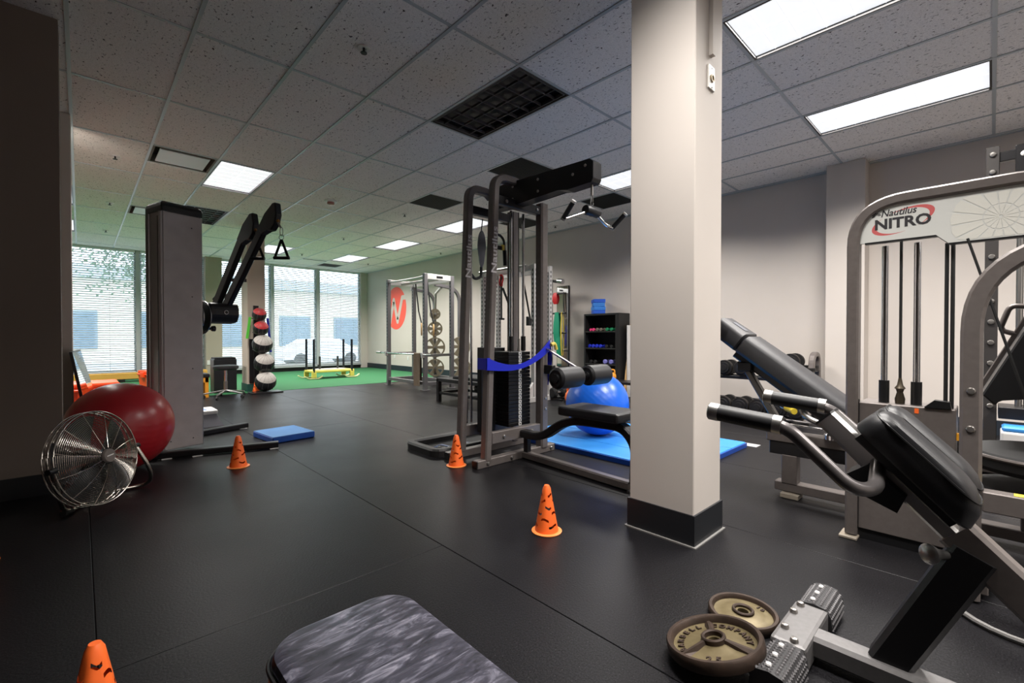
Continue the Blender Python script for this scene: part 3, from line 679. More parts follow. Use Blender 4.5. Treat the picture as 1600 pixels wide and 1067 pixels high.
def d_handle(top, lb, ax, scale=1.0, ch=1.0):
    g = thing('cable_stirrup', lb, 'cable handle', top, group='triangular handles on the cable column arms')
    ax = V(ax).normalized(); top = V(top); s = scale
    part('cable_stop', MB().ball((0, 0, 0), .016, 12, 8), mat('cable_stop_amber', (150, 104, 40), .4), g, False)
    part('cable_end', MB().cyl((0, 0, -.012), ax*.03*ch+V((0, 0, -.07*ch)), .009, 8), m_bolt, g, False)
    c = ax*.035*ch+V((0, 0, -.105*ch)); part('carabiner', MB().tube([c+ax*(.012*cos(a))+V((0, 0, .036*sin(a))) for a in [2*pi*k/14 for k in range(14)]], .0035, 6, closed=True), m_bolt, g, False)
    c = c+V((0, 0, -.055*ch**.5)); part('ring', MB().tube([c+ax*(.02*cos(a))+V((0, 0, .02*sin(a))) for a in [2*pi*k/16 for k in range(16)]], .003, 6, closed=True), m_steel, g, False)
    a0 = c+V((0, 0, -.018)); w = .06*s; hh = .165*s
    for sgn in (-1, 1): part('strap', MB().rect([a0, a0+ax*(sgn*w)+V((0, 0, -hh))], .022, .004, up=(ax.y, -ax.x, 0)), m_plastic, g, False)
    part('grip', MB().cyl(a0+ax*(-w-.008)+V((0, 0, -hh)), a0+ax*(w+.008)+V((0, 0, -hh)), .014, 12), m_foam, g, False)
    return g
d_handle(k1, 'black triangular cable handle hanging from the nearer swing arm', (.75, -.66, 0), .95, .85)
d_handle(k2, 'black cable handle hanging lower from the farther swing arm', (.75, -.66, 0), .9, .45)
# step and pad
st = thing('aerobic_step', 'white and grey aerobic step just behind the cable column', 'step platform', (.85, 6.1, 0))
part('step_body', MB().loft([[(.62, 5.92, 0), (1.16, 5.92, 0), (1.16, 6.34, 0), (.62, 6.34, 0)], [(.66, 5.97, .13), (1.10, 5.97, .13), (1.10, 6.29, .13), (.66, 6.29, .13)]]), mat('step_grey', (120, 120, 128), .5), st)
part('step_top', MB().box((.65, 5.96, .13), (1.115, 6.30, .175), .014, seg=2), m_print, st)
part('step_foot', MB().box((.68, 5.90, 0), (.95, 5.925, .07), .004), m_rubber, st)
part('grip_insert', MB().box((.72, 6.02, .175), (1.02, 6.24, .179)), mat('step_blue', (120, 140, 190), .5), st)
bp = thing('balance_pad', 'flat rectangular blue foam balance pad on the floor right of the cable column', 'balance pad', (1.46, 4.83, 0), R(6))
part('pad_body', MB().box((-.20, -.235, 0), (.20, .235, .058), .008), mat('pad_blue', (26, 84, 176), .6, noise=(14, .5, (20, 72, 160))), bp, False)
part('pad_top_skin', MB().box((-.196, -.231, .058), (.196, .231, .0605)), mat('pad_blue_pale', (70, 126, 182), .6, noise=(9, .5, (56, 112, 172))), bp, False)  # top skin is a paler mottled blue than the body

# ---- floor fan
ft = thing('floor_fan', 'round chrome cage floor fan on a bent tube stand by the left wall', 'fan', (.05, 3.72, 0))
al = R(48); tilt = R(10)
T_ = V((cos(al), sin(al), 0)); NN = V((sin(al)*cos(tilt), -cos(al)*cos(tilt), sin(tilt))); UU = NN.cross(T_)
if UU.z < 0: UU = -UU
fc = V((.072, 3.525, .305)); Q = M(((T_.x, UU.x, NN.x, fc.x), (T_.y, UU.y, NN.y, fc.y), (T_.z, UU.z, NN.z, fc.z), (0, 0, 0, 1)))
m_wire = mat('fan_chrome', (196, 190, 182), .22, 1.0)
def cage(z0, dome, n, r1=.262):
    m = MB()
    for k in range(n):
        r = .05+(r1-.05)*k/(n-1); z = z0+dome*(1-(r/r1)**2)
        m.tube([Q @ V((r*cos(2*pi*j/44), r*sin(2*pi*j/44), z)) for j in range(44)], .0013, 4, closed=True)
    return m
part('front_grille', cage(.0, .055, 27), m_wire, ft); part('rear_grille', cage(-.058, -.02, 15, .255), m_wire, ft)
for z in (.002, -.028, -.058): part('cage_hoop', MB().tube([Q @ V((.265*cos(2*pi*j/48), .265*sin(2*pi*j/48), z)) for j in range(48)], .0035, 6, closed=True), m_wire, ft)
for k in range(12):
    a = 2*pi*k/12+.2
    part('grille_spoke', MB().tube([Q @ V((r*cos(a+(.26-r)*.8), r*sin(a+(.26-r)*.8), .055*(1-(r/.262)**2)+.002)) for r in (.045, .12, .19, .262)], .0018, 5), m_wire, ft)
    part('side_wire', MB().tube([Q @ V((.264*cos(a), .264*sin(a), z)) for z in (0, -.058)], .0015, 5), m_wire, ft)
hb = part('hub_badge', MB().lathe([(0, .066), (.036, .066), (.040, .060), (.040, .05), (0, .05)], 28, Q), mat('fan_badge', (112, 104, 100), .4), ft)
part('badge_mark', MB().prism([(-.022, -.004), (.022, .0), (.022, .006), (-.022, .002)], .0015, Q @ M.Translation((0, 0, .0662))), m_print, hb)
for k in range(5):
    a0 = 2*pi*k/5+.5
    def blade(u, v, a0=a0):
        r = .05+.195*u; a = a0+(v-.5)*(.75+.25*u); z = -.028+(v-.5)*.04
        return Q @ V((r*cos(a), r*sin(a), z))
    b = MB().grid(6, 6, blade); part('fan_blade', b, mat('blade_dark', (26, 25, 26), .35, .3), ft)
part('motor', MB().lathe([(0, -.02), (.05, -.025), (.06, -.04), (.06, -.11), (.04, -.125), (0, -.125)], 24, Q), m_dark, ft)
L_, R_ = Q @ V((-.288, 0, .012)), Q @ V((.288, 0, -.02))
for p, sg in ((L_, 1), (R_, -1)): part('pivot_knob', MB().cyl(p-T_*.022, p+T_*.022, .016, 12), m_plastic, ft)
stand = fillet([L_, (-.072, 3.53, .016), (.12, 3.84, .016), (.33, 3.86, .016), R_+V((.075, -.03, -.16)), R_], .08, 6)
part('tube_stand', MB().tube(stand, .0115, 10), m_wire, ft)
part('rubber_foot', MB().cyl(V((-.078, 3.518, .018)), V((-.045, 3.57, .016)), .017, 10), m_rubber, ft)

# ---- foreground flat bench
fb = thing('flat_bench', 'marbled grey and black vinyl bench pad in the foreground, cut by the bottom edge', 'bench', (.36, .45, 0))
def marble():
    m = bpy.data.materials.new('marbled_vinyl'); m.use_nodes = True; nt = m.node_tree; n = nt.nodes; L = nt.links; b = n['Principled BSDF']; b.inputs['Roughness'].default_value = .42
    tc = n.new('ShaderNodeTexCoord'); mp = n.new('ShaderNodeMapping'); mp.inputs['Rotation'].default_value = (0, 0, R(-28)); mp.inputs['Scale'].default_value = (7, 30, 7)
    L.new(tc.outputs['Object'], mp.inputs['Vector'])
    t = n.new('ShaderNodeTexNoise'); t.inputs['Scale'].default_value = 1.6; t.inputs['Detail'].default_value = 9; t.inputs['Roughness'].default_value = .66; t.inputs['Distortion'].default_value = 1.2
    L.new(mp.outputs['Vector'], t.inputs['Vector'])
    r = n.new('ShaderNodeValToRGB'); e = r.color_ramp.elements; e[0].position = .36; e[0].color = (*lin((26, 26, 34)), 1); e[1].position = .78; e[1].color = (*lin((162, 160, 172)), 1)
    x = e.new(.52); x.color = (*lin((56, 55, 66)), 1); x = e.new(.6); x.color = (*lin((92, 91, 103)), 1)
    L.new(t.outputs['Fac'], r.inputs['Fac']); L.new(r.outputs['Color'], b.inputs['Base Color']); return m
def pad_loft(x0, x1, y0, y1, z0, z1, r, e=.016):
    o = lambda d, z: [(x, y, z) for x, y in rrect(x0+d, x1-d, y0+d, y1-d, max(r-d, .01), 8)]
    return MB().loft([o(.006, z0), o(0, z0+.008), o(0, z1-e), o(e*.3, z1-e*.3), o(e, z1)]).sm()
part('bench_side', pad_loft(.222, .502, -.25, .888, .372, .442, .075, .004), m_pad, fb)
part('bench_top', pad_loft(.226, .498, -.246, .884, .440, .462, .072, .016), marble(), fb)
part('piping', MB().tube([(x, y, .441) for x, y in rrect(.2215, .5025, -.25, .8885, .076, 8)], .0035, 6, closed=True), m_plastic, fb)
part('bench_rail', MB().box((.33, -.2, .30), (.39, .75, .372), .004), m_char, fb)
for y in (-.12, .62):
    part('bench_leg', MB().box((.335, y-.03, .04), (.385, y+.03, .30), .003), m_char, fb); part('bench_foot', MB().box((.16, y-.03, 0), (.56, y+.03, .04), .004), m_char, fb)

# ---- back extension bench
HX = 1.665
hx = thing('back_extension_bench', 'black padded back extension bench with grey curved handles in the right foreground', 'exercise machine', (HX, .2, 0))
m_silver = mat('silver_frame', (128, 126, 126), .36, .45, noise=(60, .5, (118, 116, 116)))
part('foot_hub', MB().box((1.525, .365, 0), (1.80, .462, .085), .012, seg=2), m_silver, hx)
bolts('bolt', [(1.545, .40, .085), (1.60, .44, .085), (1.77, .44, .085), (1.71, .445, .085)], (0, 0, 1), .012, .014, m_bolt, hx)
def tread(x0, x1):
    o = part('tread_roll', MB().loft([[(x, y, z) for y, z in [(.364, .006), (.356, .03), (.36, .064), (.375, .085), (.41, .091), (.442, .085), (.456, .064), (.46, .03), (.452, .006)]] for x in (x0, x1)]), mat('tread_dark', (44, 43, 45), .6), hx)
    s = MB(); n = int((x1-x0)/.0135); path = [(.3565, .022), (.358, .040), (.3605, .058), (.366, .073), (.377, .0845), (.392, .0885), (.41, .0912), (.426, .0885), (.441, .0845), (.451, .073), (.4565, .058), (.4595, .040)]
    for i in range(n):
        for j, (y, z) in enumerate(path):
            x = x0+(i+.5+(j % 2)*.5)*.0135
            if x > x1-.004: continue
            nn = V((0, y-.408, z-.045)).normalized(); tt = V((0, -nn.z, nn.y)); c = V((x, y, z))
            d = .0056; e = .0068; h = nn*.0045
            ps = [c+V((d, 0, 0)), c+tt*e, c-V((d, 0, 0)), c-tt*e]; top = [c+(p-c)*.45+h for p in ps]
            vv = [s.bm.verts.new(p) for p in ps]; tv = [s.bm.verts.new(p) for p in top]; s.bm.faces.new(tv)
            for k in range(4): s.bm.faces.new((vv[k], vv[(k+1) % 4], tv[(k+1) % 4], tv[k]))
    part('tread_studs', s, mat('tread_stud', (108, 106, 108), .5), o, kind='stuff')
    for k in (.18, .5, .82): part('rivet', MB().lathe([(.009, 0), (.007, .004), (0, .005)], 12, M.Translation((x0+(x1-x0)*k, .418, .0915))), m_print, o)
tread(1.80, 1.975); tread(1.345, 1.52)
part('base_rail', MB().rect([(HX-.02, .366, .052), (HX-.02, -.75, .052)], .075, .066), m_silver, hx)
part('rear_foot', MB().box((HX-.32, -.82, 0), (HX+.28, -.74, .06), .004), m_silver, hx)
d45 = V((0, -.7071, -.7071)); n45 = V((0, -.7071, .7071)); top = V((HX, .325, .735))
post = [(HX, .195, .07), (HX, .025, .445)]
part('support_post', MB().rect(post, .075, .095, up=(0, 1, .4)), m_dark, hx)
rail0 = top+d45*.04; 
part('main_rail', MB().rect([rail0, top+d45*.50], .05, .045, up=n45), m_steel, hx)
part('lower_arm', MB().rect([top+d45*.36+n45*.012, top+d45*1.15+n45*.012], .06, .085, up=n45), m_char, hx)
part('adjust_sleeve', MB().rect([top-d45*.03-n45*.002, top+d45*.13-n45*.002], .062, .062, up=n45), m_steel, hx)
part('sleeve_lip', MB().rect([top-d45*.032-n45*.002, top-d45*.026-n45*.002], .066, .066, up=n45), m_plastic, hx)
part('pad_clip', MB().rect([top+d45*.08+n45*.045, top+d45*.16+n45*.045], .05, .03, up=n45), m_steel, hx)
part('handle_bracket', MB().prism([(-.04, -.04), (.07, -.045), (.09, 0), (.02, .03), (-.05, .03)], .12, basis(top+d45*.17-n45*.045+V((-.06, 0, 0)), d45, -n45)), m_plastic, hx)
for s in (-1, 1):
    x0 = HX+s*.012; x1 = HX+s*.137
    c0_, c1_ = top+d45*.02+n45*.035, top+d45*.455+n45*.035
    o = lambda e, q, dm=.352, d0=.034: [V((x, 0, 0))+top+d45*(y)+n45*q for x, y in rrect(min(x0, x1)-HX+e, max(x0, x1)-HX-e, d0+e, dm-e, .045-e*.5, 6)]
    p_ = part('hip_pad', MB().loft([o(.004, .058), o(0, .065), o(0, .100, .338), o(.001, .122, .318, .04), o(.006, .135, .300, .045), o(.018, .141, .290, .048)]).sm(), m_pad, hx)
    part('pad_seam', MB().tube([V((x, 0, 0))+top+d45*y+n45*.1215 for x, y in rrect(min(x0, x1)-HX, max(x0, x1)-HX, .0395, .3185, .045, 6)], .003, 5, closed=True), m_plastic, p_)
part('pad_plate', MB().rect([top+d45*.06+n45*.043, top+d45*.33+n45*.043], .20, .028, up=n45), m_plastic, hx)
for s in (-1, 1):
    gx = HX+s*.245
    g0, g1 = V((gx-.008, .578, .768)), V((gx+.005, .425, .752))
    path = fillet([g1+(g1-g0)*-.1, (gx+.005, .385, .742), (gx+.025, .245, .605), (gx-s*.08, .205, .60), (HX+s*.05, .215, .645)], .07, 7)
    h_ = part('handle_tube', MB().tube(path, .0185, 14), mat('handle_grey', (98, 94, 94), .3, .6), hx)
    part('handle_grip', MB().cyl(g0, g1, .0255, 20), m_foam, h_)
    dd = (g1-g0).normalized()
    part('grip_end', MB().lathe([(0, 0), (.024, 0), (.0268, .003), (.0268, .026), (.0257, .03)], 18, M.Translation(g0-dd*.022) @ dd.to_track_quat('Z', 'Y').to_matrix().to_4x4()), m_steel, h_)
    part('grip_ring', MB().cyl(g1, g1+dd*.022, .0268, 18), m_steel, h_)
kn = top+d45*.47-n45*.05
part('adjust_knob', MB().lathe([(0, 0), (.010, 0), (.012, .012), (.014, .03), (.022, .045), (.026, .056), (.020, .062), (0, .064)], 20, M.Translation((HX-.03, .075, .43)) @ V((-.75, .55, .1)).to_track_quat('Z', 'Y').to_matrix().to_4x4()), m_steel, hx)

# ---- two cast iron plates on the floor
m_iron = mat('iron_rust_rim', (70, 55, 46), .55, .4, noise=(30, .5, (50, 39, 32)), bump=(60, .3)); m_ochre = mat('iron_khaki_face', (122, 110, 80), .45, .4, noise=(22, .6, (94, 82, 56)), bump=(50, .3))
def iron_plate(lb, c, r, h, hub, spokes, rz):
    t = thing('weight_plate', lb, 'weight plate', (c[0], c[1], 0), rz)
    part('rim', MB().lathe([(r-.016, .004), (r-.003, 0), (r, .004), (r, h-.006), (r-.004, h), (r-.013, h), (r-.018, h-.006), (r-.02, .012)], 56), m_iron, t, False)
    part('web', MB().lathe([(hub*.5, .004), (r-.015, .004), (r-.015, .016), (r-.035, .013), (hub+.03, .017), (hub+.006, .024), (hub*.5, .024)], 56, closed=True), m_ochre, t, False)
    part('hub', MB().lathe([(.0255, .002), (hub, .004), (hub, h+.001), (hub-.003, h+.004), (.029, h+.004), (.0255, h+.001)], 40, closed=True), m_iron, t, False)
    part('bore', MB().lathe([(0, .003), (.0254, .003), (.0254, .0035), (0, .0035)], 24), m_black, t, False)
    for k in range(spokes):
        a = 2*pi*k/3+.3; q = M.Rotation(a, 4, 'Z')
        part('spoke', MB().loft([[q @ V((x, y, z)) for x, y, z in ((hub*.9, -.012, .014), (hub*.9, .012, .014), (hub*.9, .005, h-.001), (hub*.9, -.005, h-.001))], [q @ V((x, y, z)) for x, y, z in ((r-.018, -.016, .012), (r-.018, .016, .012), (r-.018, .003, .021), (r-.018, -.003, .021))]]), m_iron, t, False)
    return t
def curved_text(t, body, rad, a0, step, size, z):
    for i, ch in enumerate(body):
        if ch == ' ': continue
        a = a0-step*i
        me = text_mesh(ch, size, .003, bold=.0008); me.transform(M.Translation((rad*cos(a), rad*sin(a), z)) @ M.Rotation(a-pi/2, 4, 'Z')); part('raised_letter', me, m_iron, t, False)
w1 = iron_plate('smaller iron weight plate with khaki face beside the bench foot tread', (1.70, .60), .114, .030, .036, 0, .2)
curved_text(w1, '10', .080, R(-30), R(12), .022, .0165)
w2 = iron_plate('larger rust rimmed iron weight plate with raised company lettering', (1.396, .570), .140, .036, .036, 3, R(15))
w2.location.z = .050; w2.rotation_euler = (V((.7256, -.688, 0)).cross(V((0, 0, 1))) * 0 + V((0, 0, 0)))
w2.rotation_mode = 'QUATERNION'; w2.rotation_quaternion = (M.Rotation(R(13), 4, V((-1, -.15, 0))) @ M.Rotation(R(15), 4, 'Z')).to_quaternion()
va = math.atan2(1.425, .575)  # the lettering faces away from the camera along the top of the plate
aview = math.atan2(.575, 1.425)
curved_text(w2, 'BARBELL COMPANY', .098, aview-R(15)+R(118), R(14.5), .026, .0165)
curved_text(w2, '25 LB', .092, aview-R(15)+pi+R(70), R(-16), .026, .0165) if False else None
for i, ch in enumerate('25'):
    me = text_mesh(ch, .034, .003, bold=.001); a = aview-R(15)+pi; me.transform(M.Translation((.088*cos(a)-.0*i, .088*sin(a), .0165)) @ M.Rotation(a+pi/2, 4, 'Z') @ M.Translation((-.014+.026*i, 0, 0))); part('raised_number', me, m_iron, w2, False)

# ---- selectorized machine with printed sign
nm = thing('selectorized_machine', 'grey framed weight machine with a white printed sign between its arched posts', 'exercise machine', (2.80, .12, 0))
fr = fillet([(2.80, .475, .02), (2.80, .475, 1.645), (2.80, -.26, 1.645), (2.80, -.26, .02)], .20, 10)
part('arched_frame', MB().rect(fr, .050, .072, up=(1, 0, 0)), m_char, nm)
for y in (.49, -.27): part('foot_plate', MB().box((2.74, y-.045, 0), (2.85, y+.03, .014), .003), mat('foot_tan', (150, 140, 126), .5), nm)
yy = lambda s: .12-s      # s runs to the right along the sign
def sgn(poly, h, x, m, name, parent, bev=0):
    return part(name, MB().prism([(p[0], p[1]) for p in poly], h, basis((x, 0, 0), (0, -1, 0), (0, 0, 1)), bev), m, parent)
inner = [V(p) for p in fillet([(-.449, 0, 1.452), (-.449, 0, 1.619), (.234, 0, 1.619), (.234, 0, 1.411)], .174, 10)][1:-1]
poly = [(-.449, 1.452), (-.175, 1.452), (-.135, 1.411), (.234, 1.411)][::1]
outline = poly + [(p.x, p.z) for p in inner][::-1]
m_sign = mat('sign_white', (206, 207, 203), .45)
sg = sgn(outline, .014, 2.797, m_sign, 'sign_panel', nm)
sgn([(-.43, 1.446), (-.17, 1.446), (-.13, 1.404), (.234, 1.404), (.234, 1.412), (-.136, 1.412), (-.176, 1.454), (-.43, 1.454)], .03, 2.812, m_plastic, 'sign_lip', nm)
part('sign_seal', MB().rect([p+V((0, 0, 0)) for p in [V((2.792, -q.x, q.z)) for q in inner]], .012, .008, up=(1, 0, 0)), m_plastic, nm)
xs_ = 2.7825
q0 = lambda s, z: basis((xs_, -s, z), (0, -1, 0), (0, 0, 1))
me = text_mesh('NITRO', .066, .001, bold=.0022); me.transform(q0(-.293, 1.531) @ M.Diagonal((1.0, 1, 1, 1))); 
w_ = max(v.co.y for v in me.vertices)-min(v.co.y for v in me.vertices); k = .20/w_
me.transform(M.Translation((0, .293, 0)) @ M.Diagonal((1, k, 1, 1)) @ M.Translation((0, -.293, 0))); part('lettering', me, mat('sign_ink', (44, 42, 46), .5), sg)
me = text_mesh('Nautilus', .045, .001, shear=.25, bold=.0006); w_ = max(v.co.x for v in me.vertices)-min(v.co.x for v in me.vertices)
me.transform(q0(-.307, 1.582) @ M.Diagonal((.128/w_, 1, 1, 1))); part('lettering', me, MATS['sign_ink'], sg)
sw = MB(); rot = R(32); cx, cz = -.292, 1.540
for a0, a1, wmax in ((-75, 110, .026), (118, 262, .022)):
    P = []
    for k_ in range(25):
        a = R(a0+(a1-a0)*k_/24); w = wmax*sin(pi*k_/24)**1.1+.0008
        for rr in (0, 1): 
            ex, ez = (.128-w*.9*rr)*cos(a), (.052-w*.35*rr)*sin(a)
            P.append((cx+ex*cos(rot)-ez*sin(rot), cz+ex*sin(rot)*.62+ez*cos(rot)))
    for k_ in range(24):
        a, b, c, d = P[2*k_], P[2*k_+1], P[2*k_+3], P[2*k_+2]
        sw.quad(*[V((xs_+.0004, -s, z)) for s, z in (a, b, c, d)])
part('red_swoosh', sw, mat('swoosh_red', (196, 92, 92), .5), sg)
ic = MB()
for k_ in range(7):
    a = R(20+k_*28); ic.prism([(.006*cos(a-.1), .006*sin(a-.1)), (.017*cos(a-.17), .017*sin(a-.17)), (.017*cos(a+.12), .017*sin(a+.12)), (.006*cos(a+.1), .006*sin(a+.1))], .001, q0(-.386, 1.575))
part('shell_mark', ic, MATS['sign_ink'], sg)
shell = MB(); sc = (.022, 1.500)
def clipr(a, r):
    z = sc[1]+r*sin(a); 
    if sin(a) > 0: r = min(r, (1.602-sc[1])/sin(a))
    if sin(a) < 0: r = min(r, (1.418-sc[1])/sin(a))
    return r
for ring_r0, ring_r1, n_ in ((.006, .050, 16), (.055, .150, 16)):
    for k_ in range(n_):
        a, b = 2*pi*k_/n_+.035+.1, 2*pi*(k_+1)/n_-.02+.1; g0_ = [clipr(x, ring_r0) for x in (a, b)]; g1_ = [clipr(x, ring_r1) for x in (a, (a+b)/2, b)]
        if min(g1_)-max(g0_) < .004: continue
        shell.prism([(g0_[0]*cos(a), g0_[0]*sin(a)), (g1_[0]*cos(a), g1_[0]*sin(a)), (g1_[1]*1.02*cos((a+b)/2), g1_[1]*1.02*sin((a+b)/2)), (g1_[2]*cos(b), g1_[2]*sin(b)), (g0_[1]*cos(b), g0_[1]*sin(b))], .0006, q0(*sc))
part('shell_print', shell, mat('sign_cream', (214, 213, 205), .45), sg)
for y in (.362, .243): 
    part('guide_rod', MB().cyl((2.86, y, .62), (2.86, y, 1.44), .0135), m_chrome, nm); part('rod_collar', MB().cyl((2.86, y, .675), (2.86, y, .785), .021), m_plastic, nm)
part('lift_cable', MB().cyl((2.86, .302, .70), (2.86, .302, 1.46), .006, 8), m_rubber, nm)
part('cable_fitting', MB().lathe([(0, .66), (.018, .67), (.02, .70), (.012, .73), (.016, .745), (.022, .75), (.012, .765), (.006, .80), (0, .80)], 14, M.Translation((2.86, .302, 0))), mat('brass_dark', (74, 66, 54), .4, .6), nm)
for y in (.142, .122): part('cable_run', MB().cyl((2.84, y, .66), (2.84, y, 1.42), .0075, 8), m_rubber, nm)
part('side_cable', MB().cyl((2.77, .075, 1.42), (2.77, -.16, .50), .005, 8), m_rubber, nm)
part('stack_cover', MB().box((2.79, .105, .052), (2.99, .452, .676), .004), m_char, nm)
part('cover_seam', MB().box((2.786, .447, .05), (2.80, .455, .69)), m_plastic, nm)
part('cover_kick', MB().box((2.80, .09, 0), (2.98, .45, .052)), m_plastic, nm)
part('pulley_guard', MB().prism([(.0, .0), (.09, 0), (.085, .03), (.035, .035)], .05, basis((2.83, .21, .677), (0, -1, 0), (0, 0, 1))), m_plastic, nm)
part('warning_sticker', MB().box((2.7885, .228, .645), (2.7895, .243, .668)), m_orange, nm)
part('yellow_latch', MB().box((2.80, .088, .54), (2.83, .104, .57)), mat('latch_amber', (214, 150, 40), .4), nm); part('latch_chain', MB().cyl((2.815, .095, .54), (2.815, .095, .40), .006, 6), m_steel, nm)
fr2 = fillet([(2.45, .052, .01), (2.45, .052, 1.335), (2.45, -.62, 1.335), (2.45, -.62, .01)], .32, 12)
part('seat_arch', MB().rect(fr2, .062, .066, up=(1, 0, 0)), m_char, nm)
bolts('bolt', [(2.419, .052, .795), (2.419, .052, .652)], (-1, 0, 0), .014, .010, m_bolt, nm)
part('seat_rail', MB().box((2.42, -.62, .35), (2.48, .02, .425), .004), m_char, nm); part('rail_label', MB().box((2.43, -.30, .4255), (2.47, -.06, .4265)), m_yellow, nm)
part('link_beam', MB().box((2.47, .0, .02), (2.80, .06, .07), .004), m_char, nm)
for z, r in ((.45, .27), (.30, .25)):
    c_ = part('cam_wheel', MB().lathe([(0, 0), (r-.02, 0), (r, .02), (r, .06), (r-.015, .075), (0, .075)], 36, M.Translation((2.85, -.19, z))), m_rubber, nm)
    part('cam_rim', MB().tube([(2.85+(r+.002)*cos(2*pi*j/40), -.19+(r+.002)*sin(2*pi*j/40), z+.062) for j in range(40)], .008, 6, closed=True), m_char, c_)
part('cam_axle', MB().cyl((2.85, -.19, 0), (2.85, -.19, .53), .04), m_dark, nm)
part('floor_hose', MB().tube([(2.40+.2*cos(a), -.1+.2*sin(a), .012) for a in [pi*.2+pi*k/14 for k in range(15)]], .010, 8), mat('hose_grey', (110, 108, 106), .4), nm)

# ---- second machine behind it
bmach = thing('cable_tower', 'dark perforated weight tower against the wall behind the grey machine', 'exercise machine', (4.2, -.1, 0))
part('bolt_post', MB().box((4.17, -.025, 0), (4.23, .035, 2.19), .003), mat('post_graphite', (62, 59, 58), .45, .3), bmach)
bolts('bolt', [(4.17, .005, z) for z in (2.14, 2.03, 1.50, 1.22, 1.09, .96, .83, .56)], (-1, 0, 0), .017, .012, m_bolt, bmach)
part('top_beam', MB().box((4.18, -1.0, 2.09), (4.23, -.02, 2.15), .003), m_dark, bmach)
part('pulley_box', MB().box((4.12, -.24, 1.93), (4.16, -.09, 2.16), .004), m_dark, bmach); bolts('bolt', [(4.12, -.125, 2.10), (4.12, -.125, 1.97), (4.12, -.2, 2.10), (4.12, -.2, 1.97)], (-1, 0, 0), .016, .008, m_print, bmach)
part('pulley_brass', MB().box((4.13, -.19, 1.83), (4.15, -.165, 1.93)), mat('brass', (168, 118, 52), .35, .8), bmach)
for y in (-.115, -.15): part('guide_rod', MB().cyl((4.18, y, .55), (4.18, y, 2.1), .016), m_steel, bmach)
part('rear_post', MB().box((4.16, -.22, 0), (4.24, -.17, 2.1), .003), m_dark, bmach)
part('shelf_beam', MB().box((4.05, -.9, .50), (4.3, -.03, .57), .003), m_dark, bmach); part('shelf_tray', MB().box((3.9, -.6, .27), (4.2, -.03, .30), .003), m_char, bmach)
part('back_board', MB().prism([(-.028, .745), (.012, .70), (.03, .73), (.5, .80), (.5, 1.5), (.30, 1.5)], .42, basis((3.28, 0, 0), (0, -1, 0), (0, 0, 1)), .006), m_plastic, bmach)
part('back_edge', MB().rect([(3.275, .036, .745), (3.275, -.32, 1.56)], .03, .022), m_char, bmach)
part('grab_handle', MB().tube(fillet([(3.27, -.12, 1.14), (3.27, -.06, 1.15), (3.27, -.025, 1.03), (3.27, -.08, 1.01)], .03, 5), .012, 10), m_char, bmach)
tw = thing('folded_towels', 'white and blue folded cloth on the shelf of the dark tower', 'towel', (4.0, -.15, .30)); part('towel', MB().box((3.92, -.20, .302), (4.12, -.04, .44), .012, seg=2), m_print, tw); part('blue_cloth', MB().box((3.93, -.19, .44), (4.1, -.045, .47), .01), m_mat, tw)

# ------------------------------------------------------------------ far left corner
lm = thing('leaning_mirror', 'narrow framed mirror leaning beside the left wall behind the red ball', 'mirror', (.06, 6.0, 0))
def lean(y, x0, k): return lambda z, dx=0: V((x0-k*z+dx, y, z))
a, b = lean(5.24, .072, .1625), lean(6.2, .178, .228)
part('mirror_backing', MB().loft([[a(0), a(.87), a(.87, .02), a(0, .02)], [b(0), b(.87), b(.87, .02), b(0, .02)]]), m_plastic, lm)
part('mirror_glass', MB().loft([[a(.03, .0205)+V((0, .012, 0)), a(.86, .0205)+V((0, .012, 0)), a(.86, .0215)+V((0, .012, 0)), a(.03, .0215)+V((0, .012, 0))], [b(.03, .0205)-V((0, .012, 0)), b(.86, .0205)-V((0, .012, 0)), b(.86, .0215)-V((0, .012, 0)), b(.03, .0215)-V((0, .012, 0))]]), mat('mirror', (225, 230, 232), .04, 1.0), lm)
m_bin = mat('bin_orange', (244, 72, 24), .42)
def tote(loc, lb, sc=1, rz=0):
    t = thing('storage_tote', lb, 'storage bin', loc, rz, 'orange storage totes by the windows')
    w, d, h = .30*sc, .21*sc, .40*sc
    part('tote_body', MB().loft([[(-w*.86, -d*.86, 0), (w*.86, -d*.86, 0), (w*.86, d*.86, 0), (-w*.86, d*.86, 0)], [(-w*.94, -d*.94, h*.84), (w*.94, -d*.94, h*.84), (w*.94, d*.94, h*.84), (-w*.94, d*.94, h*.84)]]), m_bin, t, False)
    for q in range(5): part('tote_rib', MB().box((-w*.8+q*w*.4-.01, -d*.97, .05), (-w*.8+q*w*.4+.01, -d*.86, h*.8), .003), m_bin, t, False)
    part('tote_lip', MB().box((-w, -d, h*.80), (w, d, h*.86), .006), m_bin, t, False)
    part('tote_lid', MB().box((-w*.97, -d*.97, h*.86), (w*.97, d*.97, h), .022, seg=2), m_bin, t, False)
    for s in (-1, 1): part('lid_handle', MB().box((s*w*.98-.02, -.06, h*.7), (s*w*.98+.02, .06, h*.93), .006), m_bin, t, False)
    return t
tote((-.02, 7.2, 0), 'orange plastic storage tote behind the red ball and leaning mirror', 1.18)
tote((1.06, 10.2, .004), 'orange storage tote just visible at the left edge of the cable column', 1.0, .3)
pk = thing('balance_beam', 'long yellow wooden beam on the floor below the left window', 'balance beam', (.6, 13.0, .004))
part('beam_board', MB().box((-.9, 12.9, .07), (2.2, 13.15, .20), .006), mat('beam_yellow', (208, 160, 74), .6, noise=(5, .5, (196, 146, 62))), pk)
for x in (-.7, .65, 2.0): part('beam_foot', MB().box((x-.05, 12.88, .004), (x+.05, 13.17, .07), .004), m_plastic, pk)
yb = thing('wooden_stool', 'small yellow wooden stool with a black top beside the cable column', 'stool', (1.36, 8.94, 0))
